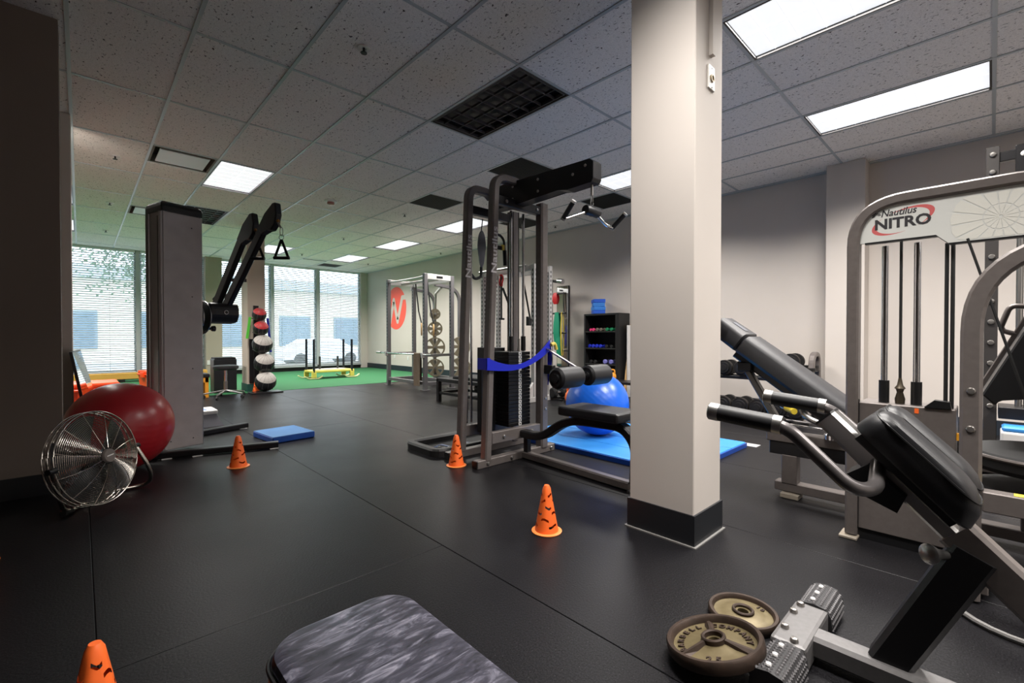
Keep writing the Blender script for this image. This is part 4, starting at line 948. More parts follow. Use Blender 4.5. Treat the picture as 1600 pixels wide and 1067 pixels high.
m_yw = mat('wood_amber', (222, 150, 42), .5, noise=(12, .5, (208, 134, 34)))
for sx in (-1, 1):
    for sy in (-1, 1): part('leg', MB().box((1.36+sx*.13-.025, 8.94+sy*.13-.025, 0), (1.36+sx*.13+.025, 8.94+sy*.13+.025, .33), .003), m_yw, yb)
part('apron', rim(1.205, 1.515, 8.785, 9.095, .022, .25, .33), m_yw, yb); part('stool_top', MB().box((1.19, 8.77, .33), (1.53, 9.11, .39), .012), m_pad, yb)
bx = thing('plyo_box', 'black square upholstered box behind the rolling stool', 'plyo box', (1.86, 9.42, .004))
part('box_body', MB().box((1.68, 9.30, .004), (2.03, 9.62, .60), .012), m_pad, bx); part('box_top', MB().box((1.69, 9.31, .60), (2.02, 9.61, .625), .01), m_rubber, bx)
rs_ = thing('rolling_stool', 'black round rolling stool with a chrome five-star base near the far pillar', 'stool', (1.71, 8.57, 0))
part('seat', MB().lathe([(0, .455), (.15, .455), (.178, .47), (.184, .495), (.178, .52), (.15, .53), (0, .53)], 30, M.Translation((1.71, 8.57, 0))), m_pad, rs_)
part('gas_lift', MB().cyl((1.71, 8.57, .12), (1.71, 8.57, .455), .022, 14), m_chrome, rs_); part('lift_sleeve', MB().cyl((1.71, 8.57, .10), (1.71, 8.57, .27), .028, 14), m_steel, rs_)
for k in range(5):
    a = 2*pi*k/5+.35; e = V((1.71+.30*cos(a), 8.57+.30*sin(a), .075))
    lg = part('base_arm', MB().rect([(1.71, 8.57, .125), e], .035, .022), m_steel, rs_)
    part('caster', MB().cyl(e+V((-.012*sin(a), .012*cos(a), -.047)), e-V((-.012*sin(a), .012*cos(a), .047)), .028, 12), m_rubber, lg); part('caster_stem', MB().cyl(e-V((0, 0, .05)), e, .008, 8), m_steel, lg)
# medicine ball rack
mr = thing('medicine_ball_rack', 'black vertical rack holding medicine balls in front of the far pillar', 'ball rack', (2.33, 8.95, 0))
part('rack_post', MB().box((2.26, 9.11, .008), (2.34, 9.17, 1.55), .003), m_dark, mr); part('rack_base', MB().box((2.12, 8.68, 0), (2.62, 8.97, .025), .004), m_dark, mr); part('base_spine', MB().box((2.27, 8.9, 0), (2.33, 9.17, .03), .003), m_dark, mr)
part('back_sheet', MB().box((2.20, 9.174, .15), (2.36, 9.186, .95), .002), m_plastic, mr)
balls = [(2.30, 8.92, 1.385, .115, 'red'), (2.32, 8.90, 1.14, .125, 'red'), (2.34, 8.89, .86, .165, 'w'), (2.365, 8.875, .53, .165, 'w'), (2.38, 8.86, .20, .172, 'w')]
for x, y, z, r, k in balls:
    for s in (-1, 1): part('cradle_bar', MB().tube(fillet([(x+s*r*.62, 9.12, z-r*.55), (x+s*r*.62, y-.02, z-r*.80), (x+s*r*.45, y-r*.75, z-r*.70)], .04, 4), .008, 6), m_dark, mr)
LB = ['red topped medicine ball at the top of the rack', 'red topped medicine ball, second from the top of the rack', 'grey topped medicine ball in the middle of the rack', 'grey topped medicine ball, second from the bottom of the rack', 'grey topped medicine ball resting at the bottom of the rack']
for (x, y, z, r, k), lb in zip(balls, LB):
    t = thing('medicine_ball', lb, 'medicine ball', (x, y, z-r), 0, 'medicine balls on the rack')
    q = M.Translation((0, 0, r)) @ M.Rotation(R(35), 4, 'X')
    part('ball_shell', MB().lathe([(r*sin(pi*j/20), -r*cos(pi*j/20)) for j in range(21)], 28, q), mat('ball_black', (26, 26, 30), .45), t, False)
    cp_ = MB().lathe([(r*1.012*sin(pi*j/20), r*1.012*cos(pi*j/20)) for j in range(8)], 28, q); part('top_panel', cp_, mat('ball_red', (186, 40, 44), .5) if k == 'red' else mat('ball_grey', (178, 172, 166), .55), t, False)
    for j in range(6): a = pi*j/6; part('seam', MB().tube([q @ V((r*1.006*cos(b_)*cos(a), r*1.006*cos(b_)*sin(a), r*1.006*sin(b_))) for b_ in [2*pi*m_/28 for m_ in range(28)]], .0025, 4, closed=True), mat('seam_grey', (96, 94, 94), .6), t, False)
gb = thing('green_band', 'bright green band hanging at the top of the medicine ball rack', 'exercise band', (2.17, 9.02, 1.0)); part('band_strip', MB().loft([[V((2.18-.05*s, 9.02, 1.34-.38*s))+V(d) for d in ((-.022, 0, 0), (.022, .004, 0), (.022, .012, 0), (-.022, .008, 0))] for s in [k/6 for k in range(7)]]), mat('band_green', (96, 214, 70), .5), gb)
ub = thing('blue_loop_band', 'dark blue band hanging beside the medicine balls', 'exercise band', (2.5, 9.03, 1.0)); part('band_strip', MB().loft([[V((2.47+.05*s, 9.05, 1.33-.62*s))+V(d) for d in ((-.02, 0, 0), (.02, .004, 0), (.02, .012, 0), (-.02, .008, 0))] for s in [k/6 for k in range(7)]]), m_blue, ub)
# push sled
sl = thing('push_sled', 'yellow push sled with black upright poles on the green turf', 'weight sled', (4.3, 10.95, .004))
m_sy = mat('sled_yellow', (226, 208, 96), .5)
part('deck', MB().prism([(3.86, 10.72), (4.86, 10.72), (4.86, 11.25), (3.86, 11.25)], .045, M.Translation((0, 0, .155)), .006), m_sy, sl)
part('deck_plate', MB().prism(rrect(3.98, 4.72, 10.80, 11.17, .12), .02, M.Translation((0, 0, .20))), mat('sled_grey', (190, 186, 176), .5), sl)
for x in (3.90, 4.80):
    for y in (10.74, 11.22):
        part('pole', MB().cyl((x, y, .16), (x, y, .93), .026, 12), mat('pole_navy', (22, 28, 42), .4), sl)
        part('runner_leg', MB().box((x-.05, y-.03, .04), (x+.05, y+.03, .16), .004), m_sy, sl)
        part('runner', MB().rect(fillet([(x-.19, y, .075), (x-.12, y, .022), (x+.12, y, .022), (x+.19, y, .075)], .06, 4), .06, .02), mat('runner_cream', (226, 220, 160), .5), sl)
for x in (4.13, 4.56): part('loading_pin', MB().cyl((x, 11.0, .2), (x, 11.0, .52), .024, 12), mat('pin_grey', (74, 74, 76), .4, .5), sl)
# outlets on the far walls
for p, lb in (((2.41, 13.71, .33), 'white wall outlets on the dark wall panel behind the rolling stool'),): 
    t = thing('wall_outlet', lb, 'wall outlet', p); part('plate', MB().cbox((0, 0, 0), (.16, .008, .12), .002), m_print, t, False); part('socket', MB().cbox((-.04, -.005, 0), (.035, .004, .08)), m_white, t, False); part('socket', MB().cbox((.04, -.005, 0), (.035, .004, .08)), m_white, t, False)
for y, z, lb in ((12.1, .42, 'white wall outlet left of the power rack post'), (11.35, .38, 'white wall outlet low beside the power rack post'), (11.0, .47, 'white wall outlet seen through the power rack')):
    t = thing('wall_outlet', lb, 'wall outlet', (6.716, y, z)); part('plate', MB().cbox((0, 0, 0), (.008, .08, .12), .002), m_print, t, False); part('socket', MB().cbox((-.005, 0, 0), (.004, .04, .08)), m_white, t, False)
# wall sign
ws = thing('wall_emblem', 'round red wall emblem with a white letter W on the right wall', 'wall sign', (6.72, 12.02, 1.82))
Rr = .575; q = basis((-.004, 0, 0), (0, -1, 0), (0, 0, 1))
part('red_disc', MB().prism([(Rr*cos(2*pi*k/64), Rr*1.08*sin(2*pi*k/64)) for k in range(64)], .004, basis((0, 0, 0), (0, -1, 0), (0, 0, 1))), mat('emblem_red', (240, 90, 72), .55), ws, False)
zz = [(-.98, .47), (-.60, -.66), (-.22, .40), (.16, -.63), (.62, .47), (1.02, .47)]; wst = MB(); hw = .115*Rr
for (s0, t0), (s1, t1) in zip(zz, zz[1:]):
    p0, p1 = V((s0*Rr, t0*Rr*1.08)), V((s1*Rr, t1*Rr*1.08)); d = (p1-p0).normalized(); n_ = V((-d.y, d.x))*hw
    wst.prism([tuple(x) for x in (p0+n_, p0-n_, p1-n_, p1+n_)], .0015, q)
for s0, t0 in zz[1:-1]: wst.prism([(s0*Rr+hw*cos(2*pi*k/20), t0*Rr*1.08+hw*sin(2*pi*k/20)) for k in range(20)], .0016, q)
part('letter', wst, m_wall, ws, False)

# ------------------------------------------------------------------ power rack and plates
m_rack = mat('rack_grey', (116, 114, 116), .4, .4); m_rackl = mat('rack_silver', (196, 194, 192), .4, .3)
pr = thing('power_rack', 'grey perforated power rack in front of the red wall emblem', 'power rack', (4.9, 7.9, 0))
hole = mesh_of('post_hole', MB().cyl((0, 0, 0), (-.003, 0, 0), .014, 8), m_plastic)
def rack_post(par, x, y, h, m=m_rack, foot=True, n0=6, n1=30):
    o = part('rack_post', MB().box((x-.035, y-.035, 0), (x+.035, y+.035, h), .003), m, par)
    hs = MB()
    for k in range(n0, n1): z = .2+.065*k; hs.cyl((x-.0355, y, z), (x-.037, y, z), .015, 8)
    if n1: part('post_holes', hs, m_plastic, o, kind='stuff')
    if foot: part('foot_plate', MB().box((x-.07, y-.07, 0), (x+.07, y+.07, .012)), m_rack, o)
for x, y in ((4.62, 8.57), (4.62, 7.2), (5.22, 8.57), (5.22, 7.2)): rack_post(pr, x, y, 2.16)
for y in (8.57, 7.2):
    part('top_side_beam', MB().box((4.655, y-.02, 2.06), (5.185, y+.02, 2.16), .003), m_rackl, pr); part('base_rail', MB().box((4.655, y-.03, .08), (5.185, y+.03, .15), .003), m_rack, pr)
    part('safety_arm', MB().box((4.655, y-.02, .62), (5.185, y+.02, .67), .003), m_steel, pr)
    part('j_hook', MB().box((4.54, y-.03, .60), (4.585, y+.03, .645), .004).box((4.535, y-.03, .645), (4.55, y+.03, .70), .003), m_rackl, pr)
part('rear_base', MB().box((5.19, 7.235, .08), (5.25, 8.535, .15), .003), m_rack, pr); part('front_base', MB().box((4.59, 7.235, .10), (4.65, 8.535, .16), .003), m_rack, pr); part('rear_top', MB().box((5.19, 7.235, 2.05), (5.25, 8.535, 2.12), .003), m_rackl, pr)
part('pull_up_bar', MB().tube([(4.62, 7.23, 2.11), (4.62, 7.6, 2.10), (4.62, 8.2, 2.10), (4.62, 8.54, 2.11)], .017, 10), m_steel, pr); part('cross_bar', MB().box((4.90, 7.22, 2.06), (4.96, 8.55, 2.11), .003), m_rackl, pr)
part('name_plate', MB().box((4.86, 7.177, 2.09), (5.0, 7.18, 2.13)), m_plastic, pr)
br = thing('barbell', 'bare steel barbell resting across the power rack', 'barbell', (4.562, 7.9, .66)); part('bar_shaft', MB().cyl((4.565, 7.05, .662), (4.565, 8.80, .662), .015, 10), m_chrome, br); 
for y0, y1 in ((6.90, 7.05), (8.80, 8.98)): part('bar_sleeve', MB().cyl((4.565, y0, .662), (4.565, y1, .662), .022, 12), m_steel, br)
tl = thing('hanging_towel', 'long brown towel draped over the barbell by the rack post', 'towel', (4.56, 7.4, .3))
part('towel_front', MB().grid(8, 12, lambda u, v: (4.543-.006*sin(u*7+v*2), 7.255+.22*u, .675-.60*v)), mat('towel_brown', (124, 108, 92), .9, noise=(40, .5, (112, 96, 80)), bump=(200, .4)), tl)
part('towel_back', MB().grid(6, 8, lambda u, v: (4.588+.005*sin(u*6), 7.265+.20*u, .675-.5*v)), MATS['towel_brown'], tl)
part('towel_fold', MB().grid(6, 6, lambda u, v: (4.565-.0225*cos(pi*v), 7.255+.22*u, .675+.0165*sin(pi*v))), MATS['towel_brown'], tl)
for p, z1, ring, lb in (((4.93, 7.62, 2.06), 1.02, True, 'wooden gymnastic ring on a black strap at the right rack post'), ((4.93, 8.05, 2.06), 1.05, True, 'wooden gymnastic ring on a black strap in the middle of the rack')):
    t = thing('gymnastic_ring', lb, 'gymnastic ring', p, group='gymnastic rings in the power rack'); x, y, z = p
    part('strap', MB().loft([[V((x, y, z)), V((x+.03, y, z)), V((x+.03, y+.003, z)), V((x, y+.003, z))], [V((x+.02, y-.08, 1.5)), V((x+.05, y-.08, 1.5)), V((x+.05, y-.077, 1.5)), V((x+.02, y-.077, 1.5))], [V((x+.03, y-.17, z1+.2)), V((x+.06, y-.17, z1+.2)), V((x+.06, y-.167, z1+.2)), V((x+.03, y-.167, z1+.2))]]), m_plastic, t)
    part('ring', MB().tube([(x+.04+.10*cos(a)*.5, y-.17+.10*cos(a)*.8, z1+.09+.115*sin(a)) for a in [2*pi*k/24 for k in range(24)]], .015, 8, closed=True), mat('ring_wood', (196, 158, 104), .5), t)
# plate-loaded frame along the wall
pf = thing('plate_storage_frame', 'silver curved frame machine with weight plate posts behind the power rack', 'exercise machine', (5.7, 8.3, 0))
posts = [(5.9, 8.80), (5.9, 7.86)]
for (x, y), zt in zip(posts, (1.98, 2.0)):
    part('curved_post', MB().rect(fillet([(x, y, .02), (x, y, zt), (x-.62, y, zt+.06)], .38, 8), .07, .06, up=(0, 1, 0)), m_rack, pf); part('foot', MB().box((x-.7, y-.04, 0), (x+.35, y+.04, .06), .004), m_rack, pf)
part('diagonal_brace', MB().rect([(5.9, 8.78, 1.55), (5.6, 8.3, 1.93), (5.45, 7.88, 2.02)], .05, .05), m_rackl, pf); part('lower_brace', MB().box((5.87, 7.89, .06), (5.93, 8.77, .12), .003), m_rack, pf)
m_khaki = mat('plate_khaki', (132, 124, 104), .45, .4); m_khd = mat('plate_gap', (26, 25, 23), .6)
def spoke_plate(r, w=.035):
    m = MB(); m.lathe([(r, 0), (r, w), (r-.03, w), (r-.03, 0)], 32, closed=True); m.lathe([(.025, 0), (.06, 0), (.06, w), (.025, w)], 20, closed=True)
    for k in range(6): m.cbox((0, 0, 0), (.001, .001, .001)) if False else None
    for k in range(6):
        q_ = M.Rotation(2*pi*k/6, 4, 'Z'); a = [q_ @ V(p) for p in ((.05, -.028, .004), (.05, .028, .004), (.05, .028, w-.004), (.05, -.028, w-.004))]; b = [q_ @ V(p) for p in ((r-.02, -.042, .004), (r-.02, .042, .004), (r-.02, .042, w-.004), (r-.02, -.042, w-.004))]
        m.loft([a, b])
    return m
pmesh = {}
def hang_plate(c, r, ax, lb):
    t = thing('weight_plate', lb, 'weight plate', c, group='six hole weight plates on the storage frame')
    k = round(r, 3)
    if k not in pmesh: pmesh[k] = mesh_of('plate_disc', spoke_plate(r), m_khaki)
    o = bpy.data.objects.new('plate_disc', pmesh[k]); COL.objects.link(o); o.parent = t; o.rotation_mode = 'QUATERNION'; o.rotation_quaternion = V(ax).to_track_quat('Z', 'Y')
    return t
for (x, y), rows in zip(posts, (((1.50, .12, 'top'), (1.17, .165, 'second'), (.75, .225, 'third'), (.29, .20, 'bottom')), ((.78, .21, 'upper'), (.33, .22, 'lower')))):
    for z, r, nm_ in rows:
        part('plate_peg', MB().cyl((x-.02, y-.03, z), (x-.14, y-.24, z), .024, 10), m_steel, pf)
        for s in range(2): hang_plate((x-.055-.0225*s, y-.095-.039*s, z), r, (-.5, -.866, 0), '%s khaki six hole plate on the %s peg of the %s post' % ('inner' if s == 0 else 'outer', nm_, 'left' if y > 8.5 else 'right'))
# black table bench with pad
pb = thing('step_up_bench', 'low black frame bench with a pad on top beside the pulldown tower', 'bench', (4.25, 5.35, 0))
for x in (4.0, 4.5):
    for y in (5.85, 4.85): part('leg', MB().box((x-.03, y-.03, 0), (x+.03, y+.03, .34), .003), m_plastic, pb)
part('table_top', MB().box((3.97, 4.82, .31), (4.53, 5.88, .36), .005), m_rubber, pb)
for x in (4.0, 4.5): part('stretcher', MB().box((x-.02, 4.88, .115), (x+.02, 5.82, .155), .003), m_plastic, pb)
for y in (4.85, 5.85): part('stretcher', MB().box((4.03, y-.02, .115), (4.47, y+.02, .155), .003), m_plastic, pb)
pd = thing('step_pad', 'thin black pad lying on the low black frame bench', 'step platform', (4.25, 5.2, .36)); part('pad_body', MB().box((4.06, 4.86, .36), (4.48, 5.58, .40), .006), m_pad, pd); part('pad_surface', MB().box((4.08, 4.88, .40), (4.46, 5.56, .404)), m_rubber, pd)
wb = thing('weight_bag', 'black rounded bag on the lower bars of the low black bench', 'bag', (4.3, 5.1, .155)); part('bag_body', MB().lathe([(0, -.17), (.07, -.165), (.075, -.1), (.075, .1), (.07, .165), (0, .17)], 18, M.Translation((4.25, 5.05, .232)) @ M.Rotation(pi/2, 4, 'X')), m_pad, wb); part('bag_strap', MB().tube([(4.25+.077*cos(a), 5.05, .232+.077*sin(a)) for a in [2*pi*k/20 for k in range(20)]], .008, 5, closed=True), m_plastic, wb)

# second rack behind the pulldown tower
r2 = thing('squat_rack', 'silver perforated squat rack seen through the pulldown tower posts', 'power rack', (5.2, 5.4, 0))
for x, y in ((5.02, 4.80), (5.02, 6.0), (5.36, 4.80), (5.36, 6.0)):
    o = part('rack_post', MB().box((x-.035, y-.035, 0), (x+.035, y+.035, 2.10), .003), m_rackl, r2); hs = MB()
    for k in range(8, 28): z = .1+.07*k; hs.box((x-.0365, y-.009, z), (x-.034, y+.009, z+.036)).box((x-.009, y-.0365, z), (x+.009, y-.034, z+.036))
    part('post_holes', hs, m_plastic, o, kind='stuff')
for y in (4.8, 6.0):
    part('top_side_beam', MB().box((5.055, y-.02, 2.0), (5.325, y+.02, 2.09), .003), m_rackl, r2); part('base_rail', MB().box((4.75, y-.04, 0), (5.45, y+.04, .08), .004), m_rackl, r2)
    part('gusset', MB().prism([(4.80, .08), (4.985, .08), (4.985, .30)], .04, basis((0, y+.02, 0), (1, 0, 0), (0, 0, 1)), .003), m_rackl, r2)
part('top_beam', MB().box((4.99, 4.84, 2.0), (5.05, 5.96, 2.09), .003), m_rackl, r2); part('rear_top', MB().box((5.33, 4.84, 2.0), (5.39, 5.96, 2.09), .003), m_rackl, r2); part('pull_up_bar', MB().cyl((4.90, 4.84, 2.07), (4.90, 5.96, 2.07), .018, 10), m_steel, r2)
part('j_hook', MB().prism([(-.03, 0), (.03, 0), (.045, .10), (.02, .11), (.0, .05), (-.03, .14)], .06, basis((4.90, 4.83, 1.16), (1, 0, 0), (0, 0, 1)), .004), m_plastic, r2)
part('cable_strut', MB().rect([(5.0, 5.05, 2.0), (5.0, 4.86, 1.24)], .03, .012, up=(1, 0, 0)), m_plastic, r2)
st_ = thing('suspension_strap', 'black suspension trainer with red loops hanging from the squat rack', 'suspension trainer', (4.95, 5.45, 1.2))
part('strap', MB().box((4.94, 5.44, 1.28), (4.945, 5.475, 1.98)), m_plastic, st_); part('strap', MB().loft([[V((4.935, 5.40, 1.78)), V((4.935, 5.45, 1.78)), V((4.94, 5.45, 1.78)), V((4.94, 5.40, 1.78))], [V((4.935, 5.22, 1.45)), V((4.935, 5.27, 1.45)), V((4.94, 5.27, 1.45)), V((4.94, 5.22, 1.45))]]), m_plastic, st_)
part('handle', MB().cyl((4.90, 5.46, 1.28), (5.0, 5.46, 1.28), .016, 8), m_foam, st_)
part('red_loop', MB().tube([(4.94+.01*sin(a*3), 5.46+.035*cos(a), 1.90+.09*sin(a)) for a in [2*pi*k/16 for k in range(16)]], .014, 6, closed=True), mat('strap_red', (196, 30, 34), .5), st_)
part('red_loop', MB().tube([(4.94, 5.62+.03*cos(a), 1.86+.10*sin(a)) for a in [2*pi*k/16 for k in range(16)]], .012, 6, closed=True), MATS['strap_red'], st_)
# band board with hooks and wall mirror
wm = thing('wall_mirror', 'tall narrow wall mirror beside the band hooks', 'mirror', (6.7, 5.64, 1.2)); part('mirror_backing', MB().box((6.695, 5.50, .42), (6.718, 5.80, 1.96), .002), m_plastic, wm); part('mirror_glass', MB().box((6.692, 5.512, .432), (6.6955, 5.788, 1.948)), MATS['mirror'], wm)
bb_ = thing('band_rack', 'dark vertical board with pegs holding bands right of the pulldown tower', 'band rack', (6.35, 5.690, 0))
part('board', MB().box((6.33, 5.620, 0), (6.38, 5.770, 2.05), .003), m_dark, bb_); part('board_foot', MB().box((6.15, 5.590, 0), (6.6, 5.79, .03), .003), m_dark, bb_); part('top_bracket', MB().rect([(6.355, 5.640, 2.03), (6.355, 5.410, 1.98)], .05, .05), m_plastic, bb_)
part('top_roller', MB().cyl((6.355, 5.470, 2.01), (6.355, 5.360, 1.99), .05, 14), m_chrome, bb_)
PEG = [1.78, 1.42, 1.06]
for z in PEG: part('peg', MB().cyl((6.355, 5.620, z), (6.355, 5.290, z), .016, 10), m_plastic, bb_)
def band(lb, y, z, w, l, m, dy=0):
    t = thing('hanging_band', lb, 'exercise band', (6.355, y, z-l), group='bands on the dark band board')
    for s in (-1, 1): part('band_strip', MB().loft([[V((6.355+s*(.019+.012*sin(pi*k/8)), y-w*f, z+.012-l*k/8)) for f in ()] or [V((6.355+s*(.019+.016*sin(pi*k/8))+e, y+dy*k/8+g, z+.014-l*k/8)) for e, g in ((0, -w*(1+.6*sin(pi*k/8))), (.006, -w*(1+.6*sin(pi*k/8))), (.006, w*(1+.6*sin(pi*k/8))), (0, w*(1+.6*sin(pi*k/8))))] for k in range(9)]), m, t)
    part('band_loop', MB().box((6.335, y-w, z+.012), (6.375, y+w, z+.02), .003), m, t); part('band_bottom', MB().box((6.335, y+dy-w, z-l+.01), (6.375, y+dy+w, z-l+.018), .003), m, t)
band('green band hanging from the middle peg of the dark board', 5.490, 1.42, .045, .62, mat('band_teal', (20, 140, 104), .5)); band('thin yellow tubing hanging from the middle peg', 5.375, 1.42, .007, .78, mat('tube_yellow', (222, 196, 66), .5))
band('red band looped over the top peg of the dark board', 5.530, 1.78, .035, .2, MATS['strap_red']); band('black cord hanging from the top peg', 5.330, 1.78, .006, .45, m_plastic, -.03)
band('dark green band hanging from the lowest peg', 5.450, 1.06, .03, .45, MATS['band_teal'])

# ------------------------------------------------------------------ shelf with small dumbbells, right wall
sh = thing('dumbbell_shelf', 'tall black bookcase with small dumbbells against the right wall', 'shelf', (6.55, 4.55, 0)); m_shelf = mat('shelf_black', (20, 20, 21), .55)
X0, X1, Y0, Y1, HT = 6.38, 6.70, 4.19, 4.90, 1.385
part('side_panel', MB().box((X0, Y0, 0), (X1, Y0+.07, HT)), m_shelf, sh); part('side_panel', MB().box((X0, Y1-.03, 0), (X1, Y1, HT)), m_shelf, sh); part('top_panel', MB().box((X0, Y0+.07, HT-.03), (X1, Y1-.03, HT)), m_shelf, sh); part('back_panel', MB().box((X1-.012, Y0+.07, 0), (X1, Y1-.03, HT-.03)), m_shelf, sh)
SZ = [.10, .30, .53, .80, 1.085]
for z in SZ: b_ = part('shelf_board', MB().box((X0+.005, Y0+.07, z-.02), (X1-.012, Y1-.03, z)), m_shelf, sh); part('board_edge', MB().box((X0+.002, Y0+.07, z-.006), (X0+.005, Y1-.03, z-.001)), m_steel, b_)
dbm = {}
def dumbbell(c, L_, r, m, lb, ax=(0, 1, 0), group='small dumbbells on the black shelf'):
    t = thing('dumbbell', lb, 'dumbbell', c, group=group)
    q = M.Translation((0, 0, r)) @ V(ax).to_track_quat('Z', 'X').to_matrix().to_4x4()
    part('handle', MB().cyl(q @ V((0, 0, -L_*.3)), q @ V((0, 0, L_*.3)), r*.36, 10), m_chrome if m in (m_rubber,) else m, t, False)
    for s in (-1, 1): part('head', MB().lathe([(0, s*L_*.24), (r*.8, s*L_*.24), (r, s*L_*.29), (r, s*L_*.45), (r*.8, s*L_*.5), (0, s*L_*.5)], 8, q @ M.Rotation(pi/8, 4, 'Z')), m, t, False)
    return t
m_pk, m_gr, m_br, m_db, m_lv = mat('vinyl_pink', (230, 62, 122), .45), mat('vinyl_green', (10, 120, 76), .45), mat('vinyl_taupe', (110, 100, 90), .45), mat('vinyl_blue', (28, 46, 190), .45), mat('vinyl_lavender', (120, 118, 190), .45)
for y, z, r, m, lb in ((4.80, 1.085, .026, m_pk, 'pink dumbbell on the top shelf'), (4.74, 1.085, .028, m_pk, 'second pink dumbbell on the top shelf'), (4.66, 1.085, .03, m_br, 'taupe dumbbell beside the pink pair'), (4.585, 1.085, .03, m_br, 'taupe dumbbell in the middle of the top shelf'), (4.46, 1.085, .031, m_gr, 'green dumbbell on the top shelf'), (4.37, 1.085, .031, m_gr, 'green dumbbell at the right end of the top shelf'),
    (4.82, .80, .032, m_db, 'leftmost blue dumbbell on the second shelf'), (4.745, .80, .032, m_db, 'blue dumbbell second from left on the second shelf'), (4.67, .80, .032, m_db, 'blue dumbbell third from left on the second shelf'), (4.595, .80, .032, m_db, 'rightmost blue dumbbell on the second shelf'), (4.47, .80, .03, m_rubber, 'black and chrome dumbbell on the second shelf'), (4.37, .80, .028, m_rubber, 'black dumbbell at the right end of the second shelf'),
    (4.79, .53, .032, m_rubber, 'black dumbbell at the left of the third shelf'), (4.70, .53, .032, m_rubber, 'black dumbbell second on the third shelf'), (4.50, .53, .040, m_lv, 'lavender dumbbell on the third shelf'), (4.38, .53, .040, m_lv, 'lavender dumbbell at the right end of the third shelf')):
    dumbbell((X0+.12, y, z), .15, r, m, lb, (1, 0, 0))
blk = [mat('foam_blue', (24, 90, 206), .6), mat('foam_lightblue', (52, 134, 222), .6)]
for k in range(4):
    t = thing('yoga_block', ['blue foam block at the bottom of the stack on the black shelf', 'light blue foam block, second from the bottom of the stack', 'light blue foam block, third from the bottom of the stack', 'blue foam block on top of the stack'][k], 'yoga block', (6.52, 4.70, HT+.063*k), R(45)+[0, .06, -.05, .03][k], 'foam blocks on the black shelf')
    part('foam_body', MB().box((-.125, -.10, 0), (.125, .10, .062), .005), blk[0 if k in (0, 3) else 1], t, False); part('mold_line', MB().box((-.126, -.101, .029), (.126, .101, .032)), blk[0], t, False)
wd = thing('wooden_board', 'pale wooden board leaning beside the black shelf', 'board', (6.6, 4.1, 0)); part('plank', MB().loft([[(6.40+.03, 4.13, .0), (6.46+.03, 4.13, 0), (6.70, 4.13, 1.22), (6.665, 4.13, 1.22)], [(6.43, 4.15, 0), (6.49, 4.15, 0), (6.70, 4.15, 1.22), (6.665, 4.15, 1.22)]]), mat('pale_wood', (226, 190, 138), .6, noise=(8, .5, (214, 176, 122))), wd); part('white_edge', MB().box((6.50, 4.09, 0), (6.70, 4.12, 1.18), .004), m_print, wd)
def kettlebell(c, r, m, lb):
    t = thing('kettlebell', lb, 'kettlebell', c, group='kettlebells near the black shelf')
    part('bell', MB().lathe([(0, 0), (r*.6, 0), (r*.92, r*.4), (r, r*.9), (r*.85, r*1.5), (r*.5, r*1.85), (0, r*1.95)], 22), m, t, False)
    part('handle', MB().tube(fillet([(0, -r*.62, r*1.55), (0, -r*.72, r*2.55), (0, r*.72, r*2.55), (0, r*.62, r*1.55)], r*.5, 5), r*.2, 8), m, t, False)
m_kb = mat('kettle_orange', (224, 108, 48), .5); m_kby = mat('kettle_amber', (226, 150, 44), .5)
kettlebell((5.36, 4.36, 0), .095, m_kb, 'orange kettlebell on the floor left of the blue ball'); 
# low rack carrying the amber kettlebells
lr = thing('low_kettlebell_rack', 'low dark rack behind the blue ball', 'rack', (6.15, 4.2, 0))
part('rack_shelf', MB().box((6.0, 3.62, .26), (6.34, 4.62, .30), .004), m_dark, lr)
for y in (3.67, 4.57):
    for x in (6.03, 6.31): part('leg', MB().box((x-.02, y-.02, 0), (x+.02, y+.02, .26), .003), m_dark, lr)
kettlebell((6.15, 4.33, .30), .065, m_kby, 'left amber kettlebell on the low rack above the blue ball'); kettlebell((6.15, 4.16, .30), .065, m_kby, 'right amber kettlebell on the low rack above the blue ball')
fr_ = thing('floor_dumbbell_rack', 'low black floor rail holding a row of round dumbbells', 'rack', (5.6, 4.9, 0)); 
for x in (5.38, 5.58): part('rail', MB().box((x-.02, 4.55, .0), (x+.02, 5.45, .03), .003), m_plastic, fr_)
for k in range(4): dumbbell((5.48, 4.72+.19*k, .03), .30, .082, m_rubber, ['black round dumbbell nearest the orange kettlebell on the floor rail', 'second black round dumbbell from the orange kettlebell', 'third black round dumbbell from the orange kettlebell', 'black round dumbbell at the tower end of the floor rail'][k], (1, 0, 0), 'round dumbbells on the floor rail')

# ------------------------------------------------------------------ dumbbell rack behind the incline bench
dr = thing('dumbbell_rack', 'two tier dumbbell rack along the right wall behind the incline bench', 'dumbbell rack', (6.2, 2.3, 0))
for z, x in ((.50, 6.22), (.05, 6.02)):
    for dx in (-.11, .11): part('tier_rail', MB().box((x+dx-.02, 1.60, z-.035), (x+dx+.02, 3.4, z-.005), .003), m_plastic, dr)
    part('tier_tray', MB().box((x-.13, 1.60, z-.045), (x+.13, 3.4, z-.035)), m_dark, dr)
part('end_frame', MB().rect(fillet([(5.9, 1.43, .02), (6.0, 1.43, .10), (6.16, 1.43, .79), (6.38, 1.43, .79), (6.42, 1.43, .02)], .13, 7), .055, .06, up=(0, 1, 0)), m_char, dr)
part('top_tray', MB().box((6.06, 1.40, .585), (6.36, 1.86, .598), .003), m_plastic, dr); part('tray_post', MB().box((6.30, 1.80, .45), (6.34, 1.84, .586), .003), m_plastic, dr)
for y in (3.42,):
    part('end_frame', MB().rect(fillet([(5.9, y, .02), (6.03, y, .10), (6.24, y, .70), (6.40, y, .70), (6.44, y, .02)], .10, 6), .05, .06, up=(0, 1, 0)), m_char, dr)
